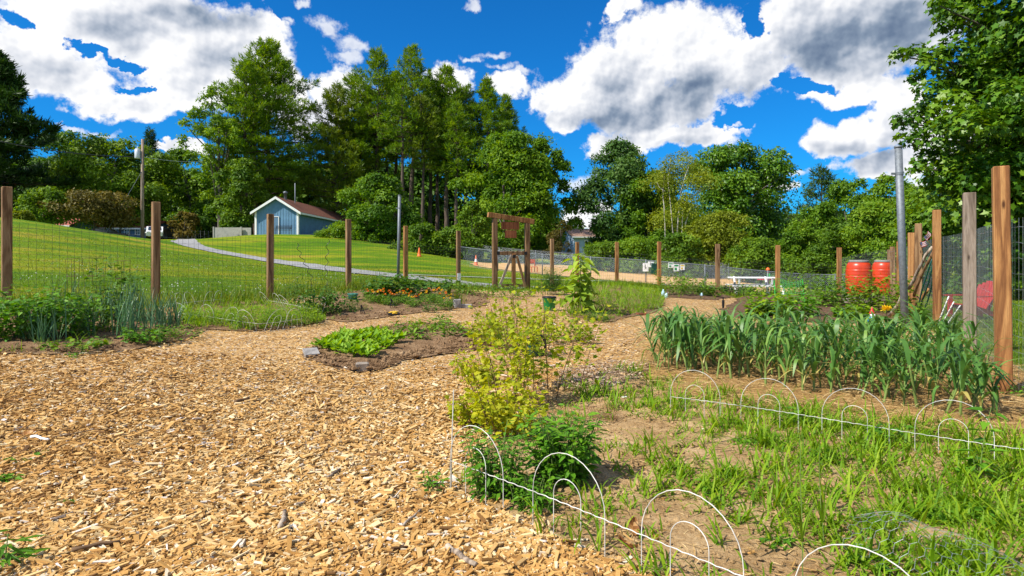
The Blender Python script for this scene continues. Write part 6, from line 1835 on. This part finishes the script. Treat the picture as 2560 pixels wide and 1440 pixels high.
# weedy bed and flower bed
plant('dill_plant', 'pale yellow green feathery plant mass in the hooped bed left part', 'plant', 530, 812, 52, 150, n=40, leaf=.05, asp=.4, nodes=9, shape='oval', mat='weed', leanm=.6, fill=800)
plant('dill_plant', 'pale yellow green feathery plant mass in the hooped bed centre', 'plant', 630, 820, 62, 150, n=44, leaf=.05, asp=.4, nodes=9, shape='oval', mat='weed', leanm=.6, fill=800)
plant('dill_plant', 'pale yellow green feathery plant mass in the hooped bed right part', 'plant', 730, 812, 52, 140, n=40, leaf=.05, asp=.4, nodes=9, shape='oval', mat='weed', leanm=.6, fill=800)
plant('potato_plant', 'dark bushy potato plant beside the white hoops right of the shed post', 'plant', 795, 792, 96, 84, n=20, leaf=.08, asp=.75, nodes=7, shape='oval', mat='veg_dark', leanm=.45, fill=260)
plant('pepper_plant', 'slim dark plant standing behind the hooped bed', 'plant', 730, 772, 84, 34, n=7, leaf=.07, asp=.6, nodes=8, shape='oval', mat='veg_dark', leanm=.25, fill=40)
plant('potato_plant', 'dark low potato plant left of the teal pot', 'plant', 850, 785, 68, 84, n=16, leaf=.07, asp=.75, nodes=6, shape='oval', mat='veg_dark', leanm=.5, fill=180)
plant('fennel_plant', 'light green feathery clump behind the left black plant stand', 'plant', 888, 785, 38, 60, n=26, leaf=.035, asp=.25, nodes=9, shape='diamond', mat='weed', leanm=.5, fill=90, tmid=.35)
plant('squash_plant', 'broad dark squash plant below the far steel pipe left side', 'plant', 950, 752, 64, 84, n=16, leaf=.13, asp=.9, nodes=5, shape='heart', mat='veg_dark', leanm=.5, fill=70)
plant('squash_plant', 'tallest dark squash plant at the foot of the far steel pipe', 'plant', 998, 750, 74, 95, n=18, leaf=.13, asp=.9, nodes=6, shape='heart', mat='veg_dark', leanm=.5, fill=90)
plant('squash_plant', 'dark squash plant between the two posts right of the far pipe', 'plant', 1075, 745, 62, 105, n=18, leaf=.12, asp=.9, nodes=5, shape='heart', mat='veg_dark', leanm=.5, fill=90)
plant('bean_plant', 'green leafy plant at the foot of the tagged post', 'plant', 1130, 738, 48, 84, n=16, leaf=.08, asp=.8, nodes=5, shape='heart', mat='veg', leanm=.5, fill=90)
plant('bean_plant', 'bright leafy row plant left of the gate post', 'plant', 1195, 742, 46, 94, n=18, leaf=.07, asp=.8, nodes=5, shape='heart', mat='veg', leanm=.5, tmid=.65, fill=110)
plant('bean_plant', 'leafy plant in front of the left gate post', 'plant', 1260, 748, 44, 84, n=16, leaf=.07, asp=.8, nodes=5, shape='heart', mat='veg', leanm=.5, tmid=.55, fill=90)
plant('bean_plant', 'leafy plant below the gate braces', 'plant', 1320, 742, 26, 70, n=14, leaf=.07, asp=.8, nodes=5, shape='heart', mat='veg', leanm=.6, tmid=.7, fill=80)
plant('arborvitae', 'dark dense evergreen shrub right of the gate in a ring cage', 'shrub', 1380, 738, 74, 48, n=40, leaf=.075, asp=.45, nodes=10, shape='oval', mat='veg_dark', leanm=.18, tmid=.3, fill=420, taper=.3)
b = G(1145, 770); r = thing('grass_clump', 'upright clump of ornamental grass above the pale stones', 'grass clump', b); g = Geo(); n = 110; add_blades(g, np.c_[rng.normal(0, .05, (n, 2)), np.zeros(n)], rng.uniform(0, 2 * PI, n), rng.uniform(.25, .48, n), .009, rng.uniform(0, .45, n), rng.uniform(.1, .6, n), np.clip(rng.normal(.5, .2, n), 0, 1), 4); g.build('blades', M['grass_blade'], r)


def marigold(mat):
    r = thing('marigold', '', 'flower'); q = np.random.default_rng(5 if mat == 'petal_orange' else 6)
    stemmed(r, 10, .24, .26, .055, .45, 6, 'lobed', 'veg', leanm=.55, seed=5, fill=110)
    for k in range(3):
        a = k * 1.7; c = np.array([.07 * math.cos(a), .07 * math.sin(a), .235 + .03 * (k % 2)]); g = Geo(); n = 26
        az = q.uniform(0, 2 * PI, n); e = q.uniform(-.1, 1.3, n); dv = np.stack([np.cos(az) * np.cos(e), np.sin(az) * np.cos(e), np.sin(e)], 1)
        add_leaves(g, c + dv * .006, dv, np.stack([-np.cos(az) * np.sin(e), -np.sin(az) * np.sin(e), np.cos(e)], 1), .026, .017, q.random(n), 'oval', .3); g.build('flower', M[mat], r)
    return r


mo, my = marigold('petal_orange'), marigold('petal_yellow')
mo['label'] = 'orange marigold in the flower row before the squash plants'; my['label'] = 'yellow marigold in the flower row before the squash plants'
mo['group'] = 'orange marigolds'; my['group'] = 'yellow marigolds'
uo = uy = False
for i, (px, py) in enumerate([(925, 762), (938, 766), (962, 768), (972, 772), (1000, 764), (1010, 764), (1030, 775), (1040, 772), (1075, 762), (1095, 765), (1108, 772), (1118, 778), (950, 764), (985, 768), (1130, 768), (1020, 768), (1060, 768), (1088, 758)]):
    b = G(px, py) + Vector((0, 0, .03)); yel = i % 5 in (1, 4); src = my if yel else mo; sc_ = random.uniform(.85, 1.25)
    if (yel and not uy) or (not yel and not uo):
        src.location = b; src.rotation_euler.z = 1.0; src.scale = (sc_,) * 3
        if yel: uy = True
        else: uo = True
    else: dup(src, b, random.uniform(0, 6.2), sc_)
plant('basil_plant', 'small dark green basil plant among the marigolds', 'plant', 1075, 783, 30, 26, n=8, leaf=.06, asp=.65, nodes=5, shape='oval', mat='veg_dark', leanm=.4, fill=30)

# lettuce bed
for i, (px, py) in enumerate([(805, 884), (830, 890), (858, 897), (885, 905), (912, 908), (938, 898), (962, 886), (826, 872), (852, 878), (880, 884), (905, 888), (930, 884), (955, 875), (846, 864), (872, 868), (898, 870), (924, 868), (948, 862), (975, 872), (868, 855), (895, 858), (920, 855), (945, 850), (970, 858), (992, 868)]):
    if i < 3:
        r = thing('lettuce', 'bright light green lettuce in the small central bed', 'lettuce', group='lettuces of the central bed'); q = np.random.default_rng(i + 50); n = 46
        gl = Geo(); a = q.uniform(0, 2 * PI, n); e = q.uniform(.55, 1.5, n); dv = np.stack([np.cos(a) * np.cos(e), np.sin(a) * np.cos(e), np.sin(e)], 1)
        L = q.uniform(.055, .115, n); add_leaves(gl, np.stack([q.normal(0, .035, n), q.normal(0, .035, n), np.zeros(n)], 1) + dv * .02, dv, np.stack([-np.cos(a) * np.sin(e), -np.sin(a) * np.sin(e), np.cos(e)], 1) + q.normal(0, .2, (n, 3)), L, L * .6, np.clip(q.normal(.5, .25, n), 0, 1), 'oval', .4, .35)
        gl.build('leaves', M['lettuce'], r)
        gs = Geo()
        for j in range(0, n, 3): add_tube(gs, [(0, 0, -.02), tuple(dv[j] * L[j] * .6)], [.005, .002], 5, cap=False)
        gs.build('stems', M['lettuce'], r)
        if i == 0: lets = []
        lets.append(r); r.location = G(px, py) + Vector((0, 0, .07))
    else: dup(lets[i % 3], G(px, py) + Vector((random.uniform(-.02, .02), random.uniform(-.02, .02), .07)), random.uniform(0, 6.2), random.uniform(.8, 1.2))
for k, (px, py, h, w, lb) in enumerate([(1025, 845, 40, 40, 'taller seedling with dark leaves left in the sparse seedling row'), (1050, 838, 30, 40, 'small bright seedling behind the taller dark seedling'), (1085, 835, 36, 46, 'seedling pair in the middle of the sparse row'), (1110, 850, 34, 40, 'bright seedling in front of the middle pair'),
                                        (1135, 838, 32, 40, 'seedling right of the middle of the sparse row'), (1172, 850, 26, 36, 'rightmost bright seedling near the currant bush'), (1045, 860, 26, 34, 'low pale seedling close to the lettuces'), (985, 850, 34, 30, 'seedling at the right end of the lettuce rows'), (1105, 815, 22, 26, 'single small seedling on the chips behind the row')]):
    plant('seedling', lb, 'seedling', px, py, h * 1.45, w * 1.1, 'sparse seedlings beside the lettuces', n=6, leaf=.085, asp=.65, nodes=4, shape='oval', mat='veg' if k != 1 else 'weed', leanm=.5, tmid=.7, fill=16)

# currant bushes down the middle
for px, py, h, w, n, lb, tm, ln, fl, lf in [(1290, 880, 150, 220, 20, 'big yellow green currant bush in the middle behind the watering can', .5, .6, 30, .055), (1350, 850, 90, 150, 12, 'yellow currant bush in front of the green bucket', .6, .7, 15, .05), (1225, 862, 90, 100, 10, 'yellow currant bush at the left of the big one', .65, .7, 12, .05),
                             (1350, 1004, 300, 250, 11, 'tall open currant bush with dark twigs rising before the watering can', .5, .4, 12, .055), (1262, 1030, 235, 165, 11, 'bright yellow currant bush left of the tall open one', .68, .5, 25, .052), (1280, 1100, 160, 140, 15, 'pale yellow currant bush just behind the mint', .75, .6, 60, .05), (1205, 1075, 100, 90, 11, 'small yellow currant bush at the chip path edge', .65, .6, 14, .045), (1430, 860, 60, 120, 10, 'low green currant bush right of the green bucket', .35, .8, 25, .05), (1180, 965, 70, 90, 7, 'sparse currant shoots on the chips left of the tall bush', .6, .7, 8, .045)]:
    plant('currant_bush', lb, 'shrub', px, py, h, w, 'yellow currant bushes', n=n, leaf=lf, asp=.95, nodes=15 if h > 180 else 11, shape='lobed', mat='currant', stem_r=.004, leanm=ln, per=3, start=.2 if h < 200 else .3, el=.25, stemmat='twig', tmid=tm, jit=1.0, fill=fl, petiole=1.1, njit=.7)
plant('mint_clump', 'dense dark green mint clump in front of the yellow bushes', 'plant', 1408, 1228, 205, 112, n=46, leaf=.062, asp=.5, nodes=11, shape='oval', mat='mint', leanm=.4, el=.25, curl=.35, tmid=.55, start=.1, fill=160)
plant('mint_clump', 'green mint clump inside the first white hoop', 'plant', 1238, 1250, 190, 105, n=34, leaf=.048, asp=.45, nodes=10, shape='oval', mat='mint', leanm=.34, el=.25, curl=.35, tmid=.5, start=.1, fill=60)
plant('mint_clump', 'lower mint clump between the two nearest hoops', 'plant', 1335, 1285, 100, 110, n=22, leaf=.045, asp=.45, nodes=9, shape='oval', mat='mint', leanm=.35, el=.25, curl=.35, tmid=.45, start=.1)
plant('small_weed', 'single leafy weed on the chips left of the white rod', 'weed', 1078, 1238, 70, 40, n=4, leaf=.04, asp=.5, nodes=6, shape='oval', mat='mint', leanm=.4)
plant('dry_weed', 'dry reddish brown weed on the sandy bed right of the mint', 'weed', 1510, 1068, 70, 70, n=30, leaf=.03, asp=.2, nodes=5, shape='diamond', mat='dry_weed', leanm=.6, stemmat='twig', stem_r=.0016)
plant('small_weed', 'small green weed on the mulch left of the garlic', 'weed', 1583, 965, 26, 44, n=6, leaf=.04, asp=.5, nodes=4, shape='oval', mat='mint', leanm=.9, fill=20)
# right of the middle
plant('sunflower_plant', 'tall pale green sunflower plant with broad leaves right of the gate', 'plant', 1440, 790, 178, 60, n=4, leaf=.25, asp=.85, nodes=10, shape='heart', mat='sunflower', stem_r=.012, leanm=.12, per=2, start=.22, el=.05, curl=.5, tmid=.55, petiole=.3)
plant('sunflower_plant', 'smaller sunflower plant beside the tall one', 'plant', 1420, 785, 85, 40, n=2, leaf=.17, asp=.85, nodes=5, shape='heart', mat='sunflower', stem_r=.008, leanm=.25, start=.3, el=.1, curl=.5, tmid=.45)
for k, (px, py, h, w, m, lb) in enumerate([(1500, 785, 62, 90, 'weed', 'left part tall yellow green weeds of the weed patch'), (1560, 780, 72, 100, 'weed', 'middle tall yellow green weeds of the weed patch'), (1620, 775, 58, 90, 'weed', 'right end tall weeds beside the chip path'), (1495, 805, 30, 70, 'veg', 'low dark leafy weed in front of the weed patch')]):
    plant('tall_weed', lb, 'weed', px, py, h, w, n=30, leaf=.05, asp=.35, nodes=10, shape='oval', mat=m, leanm=.35, fill=120, tmid=.45)
for px, py, h, w, m, tm, lb in [(1690, 742, 52, 70, 'veg', .7, 'leafy bean plant right of the pale blue bottles'), (1735, 740, 40, 70, 'veg', .6, 'bean plant in the middle of the corner bed'), (1770, 745, 30, 50, 'veg', .4, 'low bean plant left of the post by the picnic table'), (1840, 742, 26, 60, 'veg_dark', .5, 'dark low plant right of the post before the picnic table'),
                             (1900, 745, 26, 70, 'veg', .6, 'low leafy plant in front of the picnic table'), (2000, 745, 60, 80, 'veg', .65, 'bean plant climbing right of the green netting'), (2050, 770, 60, 90, 'veg', .5, 'bean plant in front of the far left barrel post'), (2095, 775, 55, 80, 'veg', .55, 'bean plant directly left of the orange barrels'),
                             (1925, 800, 56, 90, 'weed', .55, 'bright green leafy plant left of the green netting'), (1985, 800, 50, 90, 'mint', .6, 'green leafy plant below the green netting'), (1900, 798, 30, 50, 'veg_dark', .6, 'small dark plant on the dark soil of the back bed'), (2130, 805, 30, 60, 'weed', .4, 'yellow green plant left of the gnome')]:
    plant('bean_plant' if m != 'weed' else 'leafy_plant', lb, 'plant', px, py, h * 1.55, w * 1.2, n=22, leaf=.095, asp=.8, nodes=7, shape='heart', mat=m, leanm=.5, tmid=tm, fill=150)
plant('currant_bush', 'rounded yellow green bush in front of the right orange barrel', 'shrub', 2205, 800, 120, 130, n=34, leaf=.09, asp=.8, nodes=10, shape='lobed', mat='leaf_bright', leanm=.5, fill=420, tmid=.55, stemmat='twig', d=12)
plant('leafy_plant', 'leafy plant climbing at the foot of the big grey pipe', 'plant', 2285, 800, 80, 70, n=14, leaf=.075, asp=.75, nodes=8, shape='heart', mat='veg', leanm=.4, fill=60, d=9.6)
r = thing('yellow_flower', 'single yellow flower beside the gnome', 'flower', at(2216, 785, 10.4) - Vector((0, 0, .2))); g = Geo(); add_tube(g, [(0, 0, -.1), (0, 0, .26)], .005, 5); g.build('stem', M['stem'], r); g = Geo(); n = 40; a = rng.uniform(0, 6.28, n); e = rng.uniform(0, 1.2, n); dv = np.stack([np.cos(a) * np.cos(e), np.sin(a) * np.cos(e), np.sin(e)], 1); add_leaves(g, dv * .01 + [0, 0, .26], dv, rng.normal(0, 1, (n, 3)), .09, .04, rng.random(n), 'oval', .3); g.build('petals', M['petal_yellow'], r)
# broadleaf weeds in the front bed
for px, py, h, w, n, lf, lb in [(1880, 1130, 40, 80, 8, .04, 'low leafy weed between the first two rear hoops'), (2330, 1330, 55, 80, 7, .055, 'leafy weed right of the middle of the crabgrass'), (1760, 1250, 40, 70, 7, .045, 'leafy weed on the sandy soil behind the third front hoop'), (2480, 1330, 60, 80, 7, .055, 'leafy weed near the right edge below the tall pigweed'), (2425, 1235, 225, 60, 1, .075, 'tall pigweed with broad leaves before the fourth rear hoop'), (2445, 1230, 120, 50, 2, .06, 'shorter pigweed at the foot of the tall one'), (2215, 1130, 90, 70, 3, .055, 'broad leaved weed at the third rear hoop'), (1975, 1080, 60, 70, 4, .05, 'leafy weed beside the second rear hoop'), (2080, 1170, 50, 90, 6, .045, 'low leafy weed cluster in the crabgrass'), (1930, 1385, 60, 50, 3, .05, 'leafy weed right of the third front hoop'), (2180, 1440, 60, 90, 4, .07, 'broad leaved weed beside the crumpled chicken wire'),
                              (0, 1440, 110, 40, 3, .10, 'long leaved weed cut by the bottom left corner'), (25, 1215, 30, 40, 4, .05, 'small grassy weed at the left edge of the chips'), (155, 1275, 20, 30, 4, .03, 'tiny bright weed on the chips at the lower left'), (62, 1156, 12, 60, 5, .06, 'flat dark leaved weed on the chips near the left edge'), (2540, 1010, 60, 50, 8, .04, 'leafy weed at the foot of the nearest post')]:
    plant('broadleaf_weed', lb, 'weed', px, py, h, w, n=n, leaf=lf, asp=.65 if lf < .1 else .25, nodes=7, shape='heart' if lf < .1 else 'oval', mat='mint', leanm=.2 if n < 3 else .6, per=2, el=.2, curl=.4, tmid=.5, stem_r=.0035)
for i, (px, py, h, lb) in enumerate([(2008, 1490, 420, 'tallest single grass stalk crossing the crabgrass'), (2060, 1400, 280, 'upright single grass blade right of the tall stalk')]):
    b = G(px, py); k = b.y / F; r = thing('grass_stalk', lb, 'grass', b); g = Geo(); add_tube(g, wig((0, 0, -.02), (.0, .03, h * k), 7, .002, rng), np.linspace(.0022, .001, 7), 5); g.build('stalk', M['stem'], r)
    g = Geo(); m = 26; add_leaves(g, np.c_[rng.normal(0, .003, (m, 2)) + [0, .03], h * k - rng.uniform(0, .1, m)], rng.normal(0, .3, (m, 3)) + [0, 0, 1], rng.normal(0, 1, (m, 3)), .015, .005, rng.random(m), 'diamond'); add_blades(g, np.tile([0, .01, h * k * .3], (3, 1)), np.array([.5, 2.5, 4.2]), .18, .008, .3, .8, .5, 4); g.build('seed_head', M['grass_blade'], r)


# ------------------------------------------------------------------ garlic rows
def garlic(seed):
    q = np.random.default_rng(seed)
    r = thing('garlic_plant', 'garlic plant with drooping blue green strap leaves in the dense straw mulched bed', 'garlic', group='garlic plants of the straw mulched bed')
    H = q.uniform(.27, .36); lean = q.normal(0, .05, 2); g = Geo()
    pts = [np.array([lean[0] * u, lean[1] * u, -.03 + (H + .03) * u]) for u in np.linspace(0, 1, 7)]
    add_tube(g, pts, [.011, .011, .010, .009, .008, .007, .005], 7); g.build('stem', M['garlic_stem'], r, True)
    g = Geo(); n = 9; a0 = q.uniform(0, PI)
    z = np.linspace(.30, 1.0, n) * H; az = a0 + np.arange(n) * PI + q.normal(0, .35, n)
    base = np.stack([np.interp(z, np.linspace(0, H, 7), [p[i] for p in pts]) for i in (0, 1)] + [z], 1)
    L = np.where(np.arange(n) < 2, q.uniform(.22, .3, n), q.uniform(.3, .46, n))
    add_blades(g, base, az, L, q.uniform(.022, .036, n), q.uniform(.25, .75, n) * np.linspace(1.3, .6, n), q.uniform(.7, 2.4, n), np.where((np.arange(n) < 2) & (q.random(n) < .45), 1.0, np.clip(q.normal(.5, .2, n), 0, .92)), 9, .7, kink=q.uniform(.35, .62, n)); g.build('leaves', M['garlic'], r, True)
    return r


protos = [garlic(300 + k) for k in range(10)]
corn = [np.array(G(*p))[:2] for p in [(1632, 938), (2490, 1082), (2400, 900), (1650, 872)]]
used = [False] * 10; cnt = 0
rows, cols = 12, 22
for i in range(rows):
    for j in range(cols):
        u, v = (j + .5 + random.uniform(-.28, .28) + .5 * (i % 2)) / cols, (i + random.uniform(-.2, .2)) / (rows - 1)
        p = (corn[0] * (1 - u) + corn[1] * u) * (1 - v) + (corn[3] * (1 - u) + corn[2] * u) * v
        if random.random() < .07: continue
        k = random.randrange(10); b = Vector((p[0], p[1], g1(*p) + .06)); s = random.choice([random.uniform(.58, .78), random.uniform(.75, 1.02), random.uniform(.75, .98)]) * (1 + .12 * (1 - i / 11)); rz = random.uniform(0, 6.28)
        if not used[k]: protos[k].location = b; protos[k].rotation_euler.z = rz; protos[k].scale = (s,) * 3; used[k] = True
        else: dup(protos[k], b, rz, s)
        cnt += 1
print('garlic', cnt, 'objects', len(sc.objects))
